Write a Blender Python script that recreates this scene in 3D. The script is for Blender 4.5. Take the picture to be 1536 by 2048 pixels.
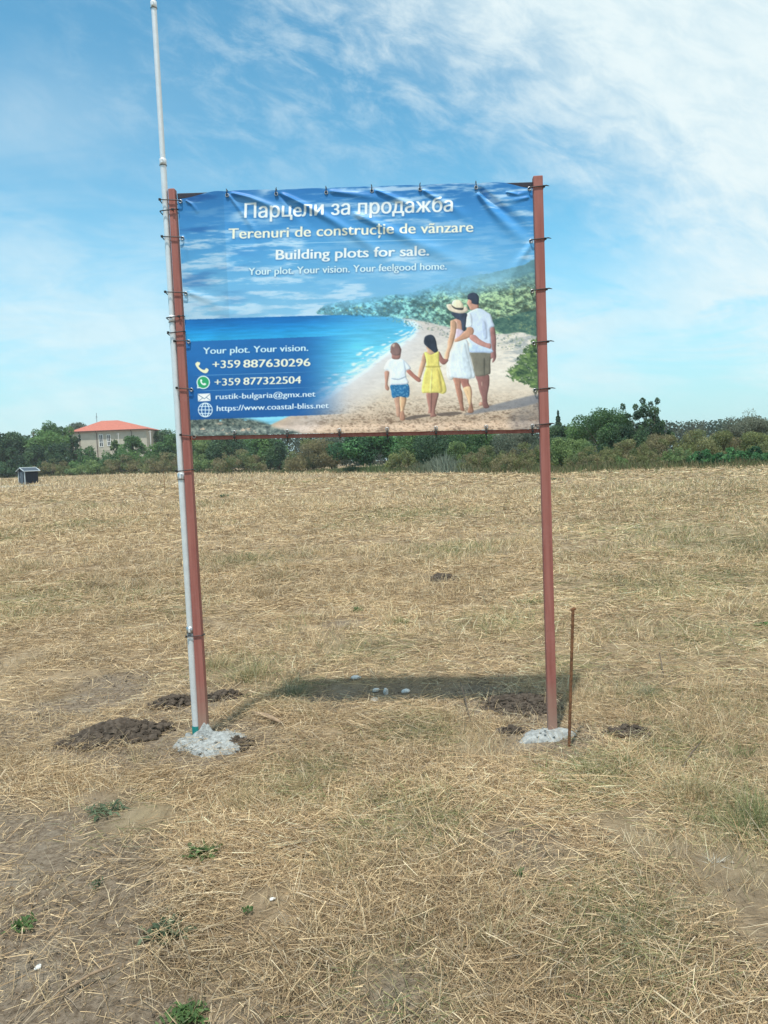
import bpy, bmesh, math, random
import numpy as np
from mathutils import Vector, Matrix

for o in list(bpy.data.objects):
    bpy.data.objects.remove(o)
scene = bpy.context.scene
col = scene.collection

# ------------------------------------------------------------------ camera
F = 1538.0; CX, CY = 768.0, 1024.0; CAM_H = 1.6
PITCH = math.atan((1024 - 918) / F); ROLL = 0.0415
fw = np.array([0, math.cos(PITCH), -math.sin(PITCH)])
_r0 = np.array([1.0, 0, 0]); _u0 = np.array([0, math.sin(PITCH), math.cos(PITCH)])
rt = _r0 * math.cos(ROLL) - _u0 * math.sin(ROLL)
up = _r0 * math.sin(ROLL) + _u0 * math.cos(ROLL)
CAM = np.array([0, 0, CAM_H])
cd = bpy.data.cameras.new('camera'); cam = bpy.data.objects.new('camera', cd); col.objects.link(cam)
cd.sensor_fit = 'VERTICAL'; cd.sensor_height = 32.0; cd.lens = 32.0 * F / 2048.0
cd.clip_start = 0.05; cd.clip_end = 5000
m = Matrix(((rt[0], up[0], -fw[0], 0), (rt[1], up[1], -fw[1], 0), (rt[2], up[2], -fw[2], CAM_H), (0, 0, 0, 1)))
cam.matrix_world = m
scene.camera = cam

# ------------------------------------------------------------------ sun, sky, exposure
SUN_TO = Vector((-0.14, -0.37, 1.0)).normalized()
sd = bpy.data.lights.new('sun', 'SUN'); sd.energy = 3.3; sd.angle = math.radians(0.7); sd.color = (1.0, 0.95, 0.87)
so = bpy.data.objects.new('sun', sd); col.objects.link(so)
so.rotation_euler = (-SUN_TO).to_track_quat('-Z', 'Y').to_euler()
scene.view_settings.view_transform = 'Standard'; scene.view_settings.look = 'None'
scene.view_settings.gamma = 1.0; scene.view_settings.exposure = 0.5
scene.view_settings.use_curve_mapping = False

world = bpy.data.worlds.new("World"); scene.world = world; world.use_nodes = True
nt = world.node_tree; nt.nodes.clear()


class NB:
    """small helper for building node graphs"""
    def __init__(self, tree): self.t = tree
    def n(self, typ, **kw):
        x = self.t.nodes.new(typ)
        for k, v in kw.items(): setattr(x, k, v)
        return x
    def put(self, sock, v):
        if hasattr(v, 'is_output'): self.t.links.new(v, sock)
        else: sock.default_value = v
    def m(self, op, a, b=0.0, c=None, clamp=False):
        x = self.n('ShaderNodeMath', operation=op); x.use_clamp = clamp
        self.put(x.inputs[0], a); self.put(x.inputs[1], b)
        if c is not None: self.put(x.inputs[2], c)
        return x.outputs[0]
    def comb(self, a, b, c):
        x = self.n('ShaderNodeCombineXYZ')
        for i, v in enumerate((a, b, c)): self.put(x.inputs[i], v)
        return x.outputs[0]
    def noise(self, vec, scale, detail=4, rough=0.55, dist=0.0):
        x = self.n('ShaderNodeTexNoise'); self.put(x.inputs['Vector'], vec)
        x.inputs['Scale'].default_value = scale; x.inputs['Detail'].default_value = detail
        x.inputs['Roughness'].default_value = rough; x.inputs['Distortion'].default_value = dist
        return x.outputs['Fac']
    def smooth(self, v, lo, hi, a=0.0, b=1.0):
        x = self.n('ShaderNodeMapRange', interpolation_type='SMOOTHSTEP')
        self.put(x.inputs['Value'], v); x.inputs['From Min'].default_value = lo; x.inputs['From Max'].default_value = hi
        x.inputs['To Min'].default_value = a; x.inputs['To Max'].default_value = b
        return x.outputs['Result']
    def mix(self, f, a, b, blend='MIX'):
        x = self.n('ShaderNodeMix', data_type='RGBA', blend_type=blend)
        self.put(x.inputs[0], f)
        for s, v in ((x.inputs[6], a), (x.inputs[7], b)):
            if isinstance(v, tuple) and len(v) == 3: v = v + (1.0,)
            self.put(s, v)
        return x.outputs[2]
    def gauss(self, x, y, cx, cy, sx, sy):
        dx = self.m('DIVIDE', self.m('SUBTRACT', x, cx), sx); dy = self.m('DIVIDE', self.m('SUBTRACT', y, cy), sy)
        r2 = self.m('ADD', self.m('MULTIPLY', dx, dx), self.m('MULTIPLY', dy, dy))
        return self.m('EXPONENT', self.m('MULTIPLY', r2, -0.5)) if False else self.m('POWER', 2.71828, self.m('MULTIPLY', r2, -0.5))


b = NB(nt)
tc = b.n('ShaderNodeTexCoord'); sx = b.n('ShaderNodeSeparateXYZ'); nt.links.new(tc.outputs['Generated'], sx.inputs[0])
X, Y, Z = sx.outputs
ay = b.m('ADD', b.m('ABSOLUTE', Y), 0.03)
A = b.m('DIVIDE', X, ay); E = b.m('DIVIDE', Z, ay)              # tangent of azimuth / elevation on the sky
zz = b.m('ADD', b.m('MAXIMUM', Z, 0.0), 0.12)
P = b.comb(b.m('DIVIDE', X, zz), b.m('DIVIDE', Y, zz), 0.0)     # flat cloud layer coordinates
sky = b.n('ShaderNodeTexSky', sky_type='NISHITA'); sky.sun_disc = False
sky.sun_elevation = math.asin(SUN_TO.z); sky.sun_rotation = math.atan2(SUN_TO.x, SUN_TO.y)
sky.air_density = 1.0; sky.dust_density = 0.4; sky.ozone_density = 1.2
skyc = b.mix(1.0, sky.outputs[0], (0.53, 1.01, 0.97), 'MULTIPLY')
PA = b.comb(A, E, 0.0)
n1 = b.noise(P, 1.3, 8, 0.6, 0.4)
n2 = b.noise(P, 6.0, 6, 0.62, 0.3)
n3 = b.noise(b.comb(b.m('MULTIPLY', A, 1.6), b.m('MULTIPLY', E, 6.5), 0.3), 2.2, 7, 0.6, 0.5)   # long streaks
n4 = b.noise(b.comb(b.m('MULTIPLY', A, 10.0), b.m('MULTIPLY_ADD', A, 6.0, b.m('MULTIPLY', E, 17.0)), 0.0), 1.5, 7, 0.66, 0.35)                                                              # small puffs
nn = b.m('ADD', b.m('MULTIPLY', b.m('SUBTRACT', n1, 0.5), 0.55), b.m('MULTIPLY', b.m('SUBTRACT', n2, 0.5), 0.22))
s = b.m('ADD', b.m('MULTIPLY', A, 0.628), b.m('MULTIPLY_ADD', E, 0.779, -0.415))
m1 = b.smooth(b.m('ADD', b.m('ADD', s, b.m('MULTIPLY', nn, 0.35)), b.m('MULTIPLY', b.m('SUBTRACT', n4, 0.5), 0.17)), -0.09, 0.16)
m1 = b.m('MULTIPLY', m1, b.smooth(n4, 0.28, 0.60, 0.91, 1.0))
g2 = b.m('MULTIPLY', b.gauss(A, E, -0.40, 0.17, 0.24, 0.12), b.smooth(n3, 0.32, 0.62, 0.16, 0.72))
g3 = b.m('MULTIPLY', b.gauss(A, E, 0.52, 0.175, 0.16, 0.05), b.smooth(n3, 0.40, 0.54, 0.12, 1.0))
g4 = b.m('MULTIPLY', b.gauss(A, E, 0.235, 0.16, 0.06, 0.028), b.smooth(n3, 0.35, 0.6, 0.1, 0.8))
g5 = b.m('MULTIPLY', b.gauss(A, E, -0.42, 0.43, 0.09, 0.045), 0.22)
g7 = b.m('MULTIPLY', b.gauss(A, E, -0.02, 0.47, 0.20, 0.10), b.smooth(n4, 0.40, 0.75, 0.0, 0.42))
g6 = b.m('MULTIPLY', b.gauss(A, E, 0.3, 0.09, 0.3, 0.02), b.smooth(n3, 0.4, 0.62, 0.0, 0.6))
tot = m1
for g in (g2, g3, g4, g5, g6, g7):                               # screen the layers together
    tot = b.m('SUBTRACT', 1.0, b.m('MULTIPLY', b.m('SUBTRACT', 1.0, tot), b.m('SUBTRACT', 1.0, g)))
tot = b.m('MULTIPLY', tot, 0.97)
skyc = b.mix(b.smooth(E, 0.0, 0.28, 0.80, 0.0), skyc, (2.65, 3.65, 4.1))       # pale air low over the horizon
cl = b.mix(b.smooth(n4, 0.3, 0.68), (3.75, 4.55, 4.8), (4.3, 4.9, 5.0))
fin = b.mix(tot, skyc, cl)
bg = b.n('ShaderNodeBackground'); bg.inputs['Strength'].default_value = 0.14
nt.links.new(fin, bg.inputs['Color'])
wo = b.n('ShaderNodeOutputWorld'); nt.links.new(bg.outputs[0], wo.inputs['Surface'])

# ------------------------------------------------------------------ helpers
R = np.random.default_rng(7)


def proj(Pt):
    d = np.asarray(Pt, float) - CAM; z = d @ fw
    return CX + F * (d @ rt) / z, CY - F * (d @ up) / z


def ray(x, y): return fw + rt * ((x - CX) / F) - up * ((y - CY) / F)


def gp(x, y):
    """point of the flat field seen at a pixel of the photograph"""
    d = ray(x, y); return CAM + d * (-CAM_H / d[2])


def at(x, y, Yd):
    """point at ground distance Yd (metres north) in the direction of a pixel"""
    d = ray(x, y); return CAM + d * (Yd / d[1])


def _hash(ix, iy, seed):
    h = (ix.astype(np.int64) * 374761393 + iy.astype(np.int64) * 668265263 + seed * 1442695041) & 0xFFFFFFFF
    h = ((h ^ (h >> 13)) * 1274126177) & 0xFFFFFFFF
    return ((h ^ (h >> 16)) & 0xFFFFFF) / float(0xFFFFFF)


def vnoise(x, y, seed=0):
    x = np.asarray(x, float); y = np.asarray(y, float)
    ix = np.floor(x); iy = np.floor(y); fx = x - ix; fy = y - iy
    fx = fx * fx * (3 - 2 * fx); fy = fy * fy * (3 - 2 * fy)
    a = _hash(ix, iy, seed); b_ = _hash(ix + 1, iy, seed); c = _hash(ix, iy + 1, seed); d = _hash(ix + 1, iy + 1, seed)
    return (a * (1 - fx) + b_ * fx) * (1 - fy) + (c * (1 - fx) + d * fx) * fy


def fbm(x, y, octs=4, seed=0, gain=0.5):
    s_ = 0; amp = 1; tot_ = 0
    for i in range(octs):
        s_ = s_ + amp * vnoise(x * 2 ** i + 17.3 * i, y * 2 ** i - 9.1 * i, seed + i); tot_ += amp; amp *= gain
    return s_ / tot_


def sstep(a, b_, x):
    t = np.clip((x - a) / (b_ - a), 0, 1); return t * t * (3 - 2 * t)


def lin(c):
    c = np.asarray(c, float); c = c / 255.0 if c.max() > 1.01 else c
    return np.where(c <= 0.04045, c / 12.92, ((c + 0.055) / 1.055) ** 2.4)


def tag(o, label=None, cat=None, group=None, kind=None):
    for k, v in (('label', label), ('category', cat), ('group', group), ('kind', kind)):
        if v: o[k] = v
    return o


def npmesh(name, verts, faces, mat, parent=None, vcol=None, smooth=False, attr=None):
    """mesh object from arrays; all faces have the same number of corners"""
    verts = np.ascontiguousarray(verts, np.float32).reshape(-1, 3); faces = np.ascontiguousarray(faces, np.int32)
    k = faces.shape[1]; nf = len(faces)
    me = bpy.data.meshes.new(name)
    me.vertices.add(len(verts)); me.vertices.foreach_set('co', verts.ravel())
    me.loops.add(nf * k); me.loops.foreach_set('vertex_index', faces.ravel())
    me.polygons.add(nf); me.polygons.foreach_set('loop_start', np.arange(0, nf * k, k, dtype=np.int32))
    me.polygons.foreach_set('use_smooth', np.full(nf, smooth, bool))
    if vcol is not None:
        a = me.attributes.new('Col', 'FLOAT_COLOR', 'POINT')
        c4 = np.ones((len(verts), 4), np.float32); c4[:, :3] = vcol; a.data.foreach_set('color', c4.ravel())
    for nm, arr in (attr or {}).items():
        a = me.attributes.new(nm, 'FLOAT', 'POINT'); a.data.foreach_set('value', np.ascontiguousarray(arr, np.float32))
    me.update(calc_edges=True); me.validate()
    me.materials.append(mat)
    o = bpy.data.objects.new(name, me); col.objects.link(o)
    if parent: o.parent = parent
    return o


def bmobj(name, bm, mat, parent=None, smooth=False):
    me = bpy.data.meshes.new(name); bmesh.ops.recalc_face_normals(bm, faces=bm.faces[:]); bm.to_mesh(me); bm.free()
    for p_ in me.polygons: p_.use_smooth = smooth
    me.materials.append(mat)
    o = bpy.data.objects.new(name, me); col.objects.link(o)
    if parent: o.parent = parent
    return o


def empty(name, loc, rz=0.0):
    o = bpy.data.objects.new(name, None); col.objects.link(o); o.location = loc; o.rotation_euler = (0, 0, rz)
    o.empty_display_size = 0.1
    return o


def add_box(bm, x0, x1, y0, y1, z0, z1, bev=0.0):
    r_ = bmesh.ops.create_cube(bm, size=1.0); vs = r_['verts']
    for v in vs:
        v.co = Vector((x0 + (v.co.x + .5) * (x1 - x0), y0 + (v.co.y + .5) * (y1 - y0), z0 + (v.co.z + .5) * (z1 - z0)))
    if bev:
        es = list({e for v in vs for e in v.link_edges})
        bmesh.ops.bevel(bm, geom=es, offset=bev, segments=2, affect='EDGES', profile=0.6)


def add_tube(bm, pts, rad, seg=8, closed=False, cap=True):
    """tube along a path; rad may be a list"""
    pts = [Vector(p_) for p_ in pts]; n = len(pts); rings = []
    rads = rad if isinstance(rad, (list, tuple)) else [rad] * n
    prev = None
    for i, p_ in enumerate(pts):
        a = pts[(i - 1) % n] if (closed or i > 0) else p_
        c = pts[(i + 1) % n] if (closed or i < n - 1) else p_
        t = (c - a).normalized()
        u_ = t.orthogonal() if prev is None else (prev - t * prev.dot(t))
        if u_.length < 1e-6: u_ = t.orthogonal()
        u_.normalize(); prev = u_; w = t.cross(u_)
        rings.append([bm.verts.new(p_ + (u_ * math.cos(2 * math.pi * j / seg) + w * math.sin(2 * math.pi * j / seg)) * rads[i]) for j in range(seg)])
    for i in range(n if closed else n - 1):
        A_, B_ = rings[i], rings[(i + 1) % n]
        for j in range(seg): bm.faces.new((A_[j], A_[(j + 1) % seg], B_[(j + 1) % seg], B_[j]))
    if cap and not closed:
        bm.faces.new(rings[0][::-1]); bm.faces.new(rings[-1])


# ------------------------------------------------------------------ materials
def mat(name, base, rough=0.6, metal=0.0, spec=0.5, var=0.0, scale=20.0, bump=0.0, bscale=60.0, var2=None):
    m_ = bpy.data.materials.new(name); m_.use_nodes = True; t = m_.node_tree; q = NB(t)
    p_ = t.nodes['Principled BSDF']
    p_.inputs['Roughness'].default_value = rough; p_.inputs['Metallic'].default_value = metal
    p_.inputs['Specular IOR Level'].default_value = spec
    base = tuple(float(v) for v in base)
    if var or var2:
        tc_ = q.n('ShaderNodeTexCoord'); n_ = q.noise(tc_.outputs['Object'], scale, 6, 0.6)
        lo = tuple(v * (1 - var) for v in base); hi = var2 or tuple(min(1, v * (1 + var)) for v in base)
        t.links.new(q.mix(q.smooth(n_, 0.3, 0.7), lo, tuple(hi)), p_.inputs['Base Color'])
    else:
        p_.inputs['Base Color'].default_value = base + (1,)
    if bump:
        tc_ = q.n('ShaderNodeTexCoord'); bn = q.n('ShaderNodeBump'); bn.inputs['Strength'].default_value = bump
        bn.inputs['Distance'].default_value = 0.01
        t.links.new(q.noise(tc_.outputs['Object'], bscale, 6, 0.65), bn.inputs['Height']); t.links.new(bn.outputs[0], p_.inputs['Normal'])
    return m_


def attr_mat(name, rough=0.8, spec=0.2, transl=0.0, sheen=None):
    """colour stored on the mesh: leaves, straw, print"""
    m_ = bpy.data.materials.new(name); m_.use_nodes = True; t = m_.node_tree; q = NB(t)
    p_ = t.nodes['Principled BSDF']; p_.inputs['Roughness'].default_value = rough; p_.inputs['Specular IOR Level'].default_value = spec
    a = q.n('ShaderNodeAttribute', attribute_name='Col'); t.links.new(a.outputs['Color'], p_.inputs['Base Color'])
    if transl:
        tr = q.n('ShaderNodeBsdfTranslucent'); t.links.new(a.outputs['Color'], tr.inputs['Color'])
        mx = q.n('ShaderNodeMixShader'); mx.inputs[0].default_value = transl
        t.links.new(p_.outputs[0], mx.inputs[1]); t.links.new(tr.outputs[0], mx.inputs[2])
        t.links.new(mx.outputs[0], t.nodes['Material Output'].inputs['Surface'])
    return m_


M_straw = attr_mat('straw', 0.75, 0.25, 0.15)
M_leaf = attr_mat('leaf', 0.6, 0.25, 0.45)
M_bark = mat('bark', (0.09, 0.07, 0.05), 0.9, var=0.4, scale=8)
M_post = mat('red_primer', (0.30, 0.108, 0.088), 0.6, spec=0.3)


def weather(m_):
    """brush streaks, scuffs down to grey primer, rust freckles and dust towards the ground on painted steel"""
    t = m_.node_tree; q = NB(t); p_ = t.nodes['Principled BSDF']; tc_ = q.n('ShaderNodeTexCoord'); O = tc_.outputs['Object']
    mp = q.n('ShaderNodeMapping'); t.links.new(O, mp.inputs[0]); mp.inputs['Scale'].default_value = (40, 40, 1.6)
    st_ = q.noise(mp.outputs[0], 1.0, 6, .65, .3); bl_ = q.noise(O, 4.5, 5, .65); fr_ = q.noise(O, 60, 5, .7)
    c = q.mix(q.smooth(st_, .3, .7), (.255, .085, .07), (.345, .135, .112))
    c = q.mix(q.smooth(bl_, .52, .72, 0, .6), c, (.37, .165, .145)); c = q.mix(q.smooth(fr_, .66, .74, 0, .75), c, (.13, .055, .035)); c = q.mix(q.smooth(q.noise(O, 23, 6, .7), .70, .75, 0, .6), c, (.42, .36, .34))
    sz = q.n('ShaderNodeSeparateXYZ'); t.links.new(O, sz.inputs[0]); d_ = q.m('ADD', sz.outputs[2], q.m('MULTIPLY', q.m('SUBTRACT', bl_, .5), .5))
    c = q.mix(q.smooth(d_, .05, .42, .55, 0), c, (.30, .24, .18)); t.links.new(c, p_.inputs['Base Color'])
    bn = q.n('ShaderNodeBump'); bn.inputs['Strength'].default_value = .12; bn.inputs['Distance'].default_value = .004; t.links.new(st_, bn.inputs['Height']); t.links.new(bn.outputs[0], p_.inputs['Normal'])


weather(M_post)
M_dark = mat('dark_bar', (0.02, 0.018, 0.03), 0.6)
M_tie = mat('black_plastic', (0.012, 0.012, 0.013), 0.45)
M_steel = mat('grommet_steel', (0.50, 0.51, 0.52), 0.42, metal=1.0)
M_alu = mat('aluminium', (0.66, 0.69, 0.71), 0.42, metal=0.30, var=0.05, scale=30)
M_green = mat('green_sleeve', (0.004, 0.14, 0.13), 0.4, var=0.1, scale=40)
M_conc = mat('fresh_concrete', (0.345, 0.365, 0.36), 0.9, spec=0.2, var=0.28, scale=38, bump=0.9, bscale=160)
M_rust = mat('rusty_rebar', (0.16, 0.07, 0.03), 0.85, var=0.4, scale=60, bump=0.4, bscale=200)
M_soil = mat('turned_soil', (0.084, 0.068, 0.054), 0.95, spec=0.1, var=0.35, scale=30, bump=0.8, bscale=120)
M_wood = mat('dry_wood', (0.27, 0.19, 0.12), 0.8, var=0.3, scale=25)
M_white = mat('white_paint', (0.75, 0.76, 0.75), 0.5, var=0.05)

# ------------------------------------------------------------------ the field
def gz(x, y):
    d2 = np.asarray(x) ** 2 + np.asarray(y) ** 2
    return (0.07 * (fbm(np.asarray(x) * .45, np.asarray(y) * .45, 3, 11) - .5) + 0.035 * (fbm(np.asarray(x) * 3.1, np.asarray(y) * 3.1, 3, 12) - .5)) / (1 + d2 / 900.0) \
        + .9 * sstep(95, 185, np.asarray(y)) * sstep(-12, -60, np.asarray(x))


def poly_px(pts): return np.array([gp(*p_)[:2] for p_ in pts])


def sdist(x, y, poly):
    """signed distance to a ground polygon, positive inside"""
    x = np.asarray(x, float); y = np.asarray(y, float); ins = np.zeros(x.shape, bool); best = np.full(x.shape, 1e9)
    for (ax, ay_), (bx, by) in zip(poly, np.roll(poly, -1, 0)):
        c = (ay_ > y) != (by > y)
        with np.errstate(divide='ignore', invalid='ignore'):
            ins ^= c & (x < (bx - ax) * (y - ay_) / (by - ay_ + 1e-12) + ax)
        ex, ey = bx - ax, by - ay_; t = np.clip(((x - ax) * ex + (y - ay_) * ey) / (ex * ex + ey * ey + 1e-12), 0, 1)
        best = np.minimum(best, np.hypot(x - ax - t * ex, y - ay_ - t * ey))
    return np.where(ins, best, -best)


BARE = poly_px([(-500, 1560), (60, 1570), (260, 1610), (330, 1700), (430, 1780), (560, 1840), (690, 1900), (800, 2000), (870, 2200), (870, 2900), (-800, 2900)])
BARE2 = [(gp(240, 1480), .50), (gp(1040, 1420), .36), (gp(390, 1410), .34), (gp(1095, 1475), .34), (gp(430, 1490), .40), (gp(1255, 1472), .16),
         (gp(680, 1400), .26), (gp(790, 1395), .30), (gp(885, 1157), .28), (gp(1060, 1690), .2), (gp(690, 1245), .25), (gp(215, 1390), .4), (gp(60, 1450), .5), (gp(930, 1390), .3)]


def bare(x, y):
    n_ = fbm(np.asarray(x) * 2.6, np.asarray(y) * 2.6, 4, 31) - .5
    v = .95 * sstep(-0.20, 0.40, sdist(x, y, BARE) + n_ * 1.2)
    for c, r_ in BARE2:
        v = np.maximum(v, sstep(1.15, 0.55, np.hypot(np.asarray(x) - c[0], (np.asarray(y) - c[1]) * .8) / r_ + n_ * 1.1) * .9)
    v = np.maximum(v, .3 * sstep(.63, .76, fbm(np.asarray(x) * .9 + 5, np.asarray(y) * .9, 4, 32)))
    return v


GREEN = [(gp(1190, 1540), .25), (gp(1500, 1640), .35), (gp(1290, 1390), .3), (gp(470, 1340), .35), (gp(590, 1385), .25), (gp(1000, 1250), .5), (gp(1430, 1160), 1.0),
         (gp(1300, 1180), .9), (gp(60, 1200), .8), (gp(740, 1300), .4), (gp(1480, 1090), 2.0), (gp(1330, 1060), 2.0), (gp(900, 1100), .9), (gp(500, 1120), .8),
         (gp(830, 1030), 2.0), (gp(160, 1050), 1.3), (gp(820, 1640), .25), (gp(1350, 1500), .3), (gp(1250, 1830), .25), (gp(1230, 1900), .2), (gp(780, 1990), .18), (gp(620, 1560), .2),
         (gp(240, 1640), .18), (gp(1420, 1270), .6), (gp(1130, 1330), .3), (gp(850, 1470), .22)]


def greenish(x, y):
    v = .5 * sstep(.60, .78, fbm(np.asarray(x) * .5 + 40, np.asarray(y) * .33, 4, 51))
    n_ = fbm(np.asarray(x) * 3, np.asarray(y) * 3, 3, 52) - .5
    for c, r_ in GREEN:
        v = np.maximum(v, .62 * np.exp(-(((np.asarray(x) - c[0]) ** 2 + ((np.asarray(y) - c[1]) * .8) ** 2) / r_ ** 2) * (1 + n_)))
    v = np.maximum(v, .25 * sstep(0.1, .38, np.asarray(x) / (np.abs(y) + 1)) * sstep(3.5, 6, np.asarray(y)))
    return v


def ground_material():
    m_ = bpy.data.materials.new('field_ground'); m_.use_nodes = True; t = m_.node_tree; q = NB(t)
    p_ = t.nodes['Principled BSDF']; p_.inputs['Roughness'].default_value = 0.95; p_.inputs['Specular IOR Level'].default_value = 0.1
    tc_ = q.n('ShaderNodeTexCoord'); O = tc_.outputs['Object']
    ab = q.n('ShaderNodeAttribute', attribute_name='bare').outputs['Fac']; ag = q.n('ShaderNodeAttribute', attribute_name='green').outputs['Fac']
    big = q.noise(O, .35, 5, .6); mid = q.noise(O, 3.5, 5, .65); fine = q.noise(O, 38, 6, .7); grit = q.noise(O, 170, 4, .7)
    soil = q.mix(q.smooth(fine, .36, .64), (.12, .092, .066), (.25, .205, .155))
    soil = q.mix(q.smooth(mid, .5, .72, 0, .75), soil, (.27, .235, .185))
    soil = q.mix(q.smooth(grit, .62, .75, 0, .8), soil, (.30, .265, .20))
    soil = q.mix(q.smooth(grit, .25, .38, .7, 0), soil, (.075, .058, .042))
    mp = q.n('ShaderNodeMapping'); t.links.new(O, mp.inputs[0]); mp.inputs['Scale'].default_value = (1.0, .55, 1)
    stl = q.noise(mp.outputs[0], 5.0, 8, .75, .6)
    hay = q.mix(q.smooth(stl, .36, .64), (.135, .098, .062), (.35, .268, .172))
    hay = q.mix(q.smooth(big, .4, .7, 0, .5), hay, (.36, .285, .185))
    hay = q.mix(q.m('MULTIPLY', ag, .5), hay, (.20, .20, .10))
    c = q.mix(ab, hay, soil)
    t.links.new(c, p_.inputs['Base Color'])
    bn = q.n('ShaderNodeBump'); bn.inputs['Strength'].default_value = .9; bn.inputs['Distance'].default_value = .03
    t.links.new(q.m('ADD', q.m('MULTIPLY', fine, .6), q.m('MULTIPLY', grit, .25)), bn.inputs['Height']); t.links.new(bn.outputs[0], p_.inputs['Normal'])
    return m_


def grid_axis(lim, near, n):
    t = np.linspace(-1, 1, n); k = 5.2
    v = np.sinh(k * t) / np.sinh(k) * lim
    return v


gx = grid_axis(700, 3, 341); gy = grid_axis(900, 3, 361) + 4.0
GX, GY = np.meshgrid(gx, gy); gn = len(gx)
i0 = (np.arange(len(gy) - 1)[:, None] * gn + np.arange(gn - 1)[None, :]).ravel()
ground = npmesh('field_ground', np.stack([GX, GY, gz(GX, GY)], -1), np.stack([i0, i0 + 1, i0 + gn + 1, i0 + gn], 1), ground_material(), smooth=True,
                attr={'bare': bare(GX.ravel(), GY.ravel()), 'green': greenish(GX.ravel(), GY.ravel())})
tag(ground, kind='structure')

PAL = np.array([(.62, .51, .325), (.50, .395, .24), (.355, .265, .16), (.22, .163, .10), (.42, .37, .275), (.70, .62, .44), (.30, .26, .20)])
PALG = np.array([(.21, .23, .11), (.27, .27, .14), (.14, .18, .075), (.32, .30, .17), (.19, .21, .14)])


def blade_colors(n, x, y, gmix=1.0, w=(.17, .23, .24, .16, .08, .06, .06)):
    w = np.array(w) / np.sum(w)
    c = PAL[R.choice(len(PAL), n, p=w)]
    g = R.random(n) < greenish(x, y) * .75 * gmix
    c = np.where(g[:, None], PALG[R.integers(0, len(PALG), n)], c)
    tone = .52 + .46 * fbm(x * 1.7, y * 1.7, 3, 61) + .26 * fbm(x * .45 + 4, y * .45, 3, 62) + .26 * fbm(x * .16 + .05 * y, y * .9 + 8, 3, 63)
    c = c * (tone * (.8 + .4 * R.random(n)))[:, None]
    return np.clip(c * np.array([1.07, 1.01, .965]), .01, .8)


def strips(base, dirs, L, W, bend, side, seg=2, tip=.35):
    """thin curved straws: base (n,3), unit dirs, length, width, bend vector; returns verts, faces"""
    n = len(base); ts = np.linspace(0, 1, seg + 1); vs = np.empty((n, seg + 1, 2, 3))
    for i, t in enumerate(ts):
        c = base + dirs * (L * t)[:, None] + bend * (t * t)
        hw = (W * .5 * (1 - (1 - tip) * t))[:, None] * side
        vs[:, i, 0] = c - hw; vs[:, i, 1] = c + hw
    k = (seg + 1) * 2; o_ = (np.arange(n) * k)[:, None]
    f = [np.stack([o_[:, 0] + 2 * i, o_[:, 0] + 2 * i + 1, o_[:, 0] + 2 * i + 3, o_[:, 0] + 2 * i + 2], 1) for i in range(seg)]
    return vs.reshape(-1, 3), np.concatenate(f), k


def norm(v): return v / (np.linalg.norm(v, axis=1, keepdims=True) + 1e-9)


def scatter(d0, d1, n, marg=.8):
    """points on the field between two distances, evenly over the area"""
    d = np.sqrt(R.random(n) * (d1 ** 2 - d0 ** 2) + d0 ** 2)
    x = (R.random(n) * 2 - 1) * (d * .58 + marg)
    return x, d


def lying(n, d0, d1, w0, keepbare=.10, L0=.088):
    x, y = scatter(d0, d1, n)
    clump = fbm(x * 2.2, y * 2.2, 3, 71); bz = bare(x, y)
    keep = R.random(n) < (1 - bz * (1 - keepbare)) * sstep(.27, .55, clump + .08)
    x, y = x[keep], y[keep]; n = len(x)
    h = fbm(x * 1.1 + 9, y * 1.1, 2, 72) * 9.0 + R.normal(0, .9, n)
    L = L0 * (.4 + 1.3 * R.random(n) ** 1.5) * (1 + y / 14); W = np.maximum(w0, w0 * y / 4.5) * (.6 + .8 * R.random(n))
    tilt = R.normal(.05, .16, n)
    dirs = np.stack([np.cos(h) * np.cos(tilt), np.sin(h) * np.cos(tilt) * .9, np.sin(tilt)], 1); dirs = norm(dirs)
    z = gz(x, y) + R.random(n) ** 2 * .045 * sstep(.25, .7, fbm(x * 2.2, y * 2.2, 3, 71)) * (1 + y / 20) + .003
    base = np.stack([x, y, z], 1) - dirs * (L * .5)[:, None]; base[:, 2] = np.maximum(base[:, 2], gz(base[:, 0], base[:, 1]) + .002)
    sd_ = norm(np.cross(dirs, norm(R.normal(0, 1, (n, 3)) + np.array([0, 0, 1.2]))))
    bend = R.normal(0, .14, (n, 3)) * L[:, None]; bend[:, 2] = -np.abs(bend[:, 2]) * .6
    v, f, k = strips(base, dirs, L, W, bend, sd_)
    v[:, 2] = np.maximum(v[:, 2], gz(v[:, 0], v[:, 1]) + .001)
    return v, f, np.repeat(blade_colors(n, x, y), k, 0)


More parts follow.
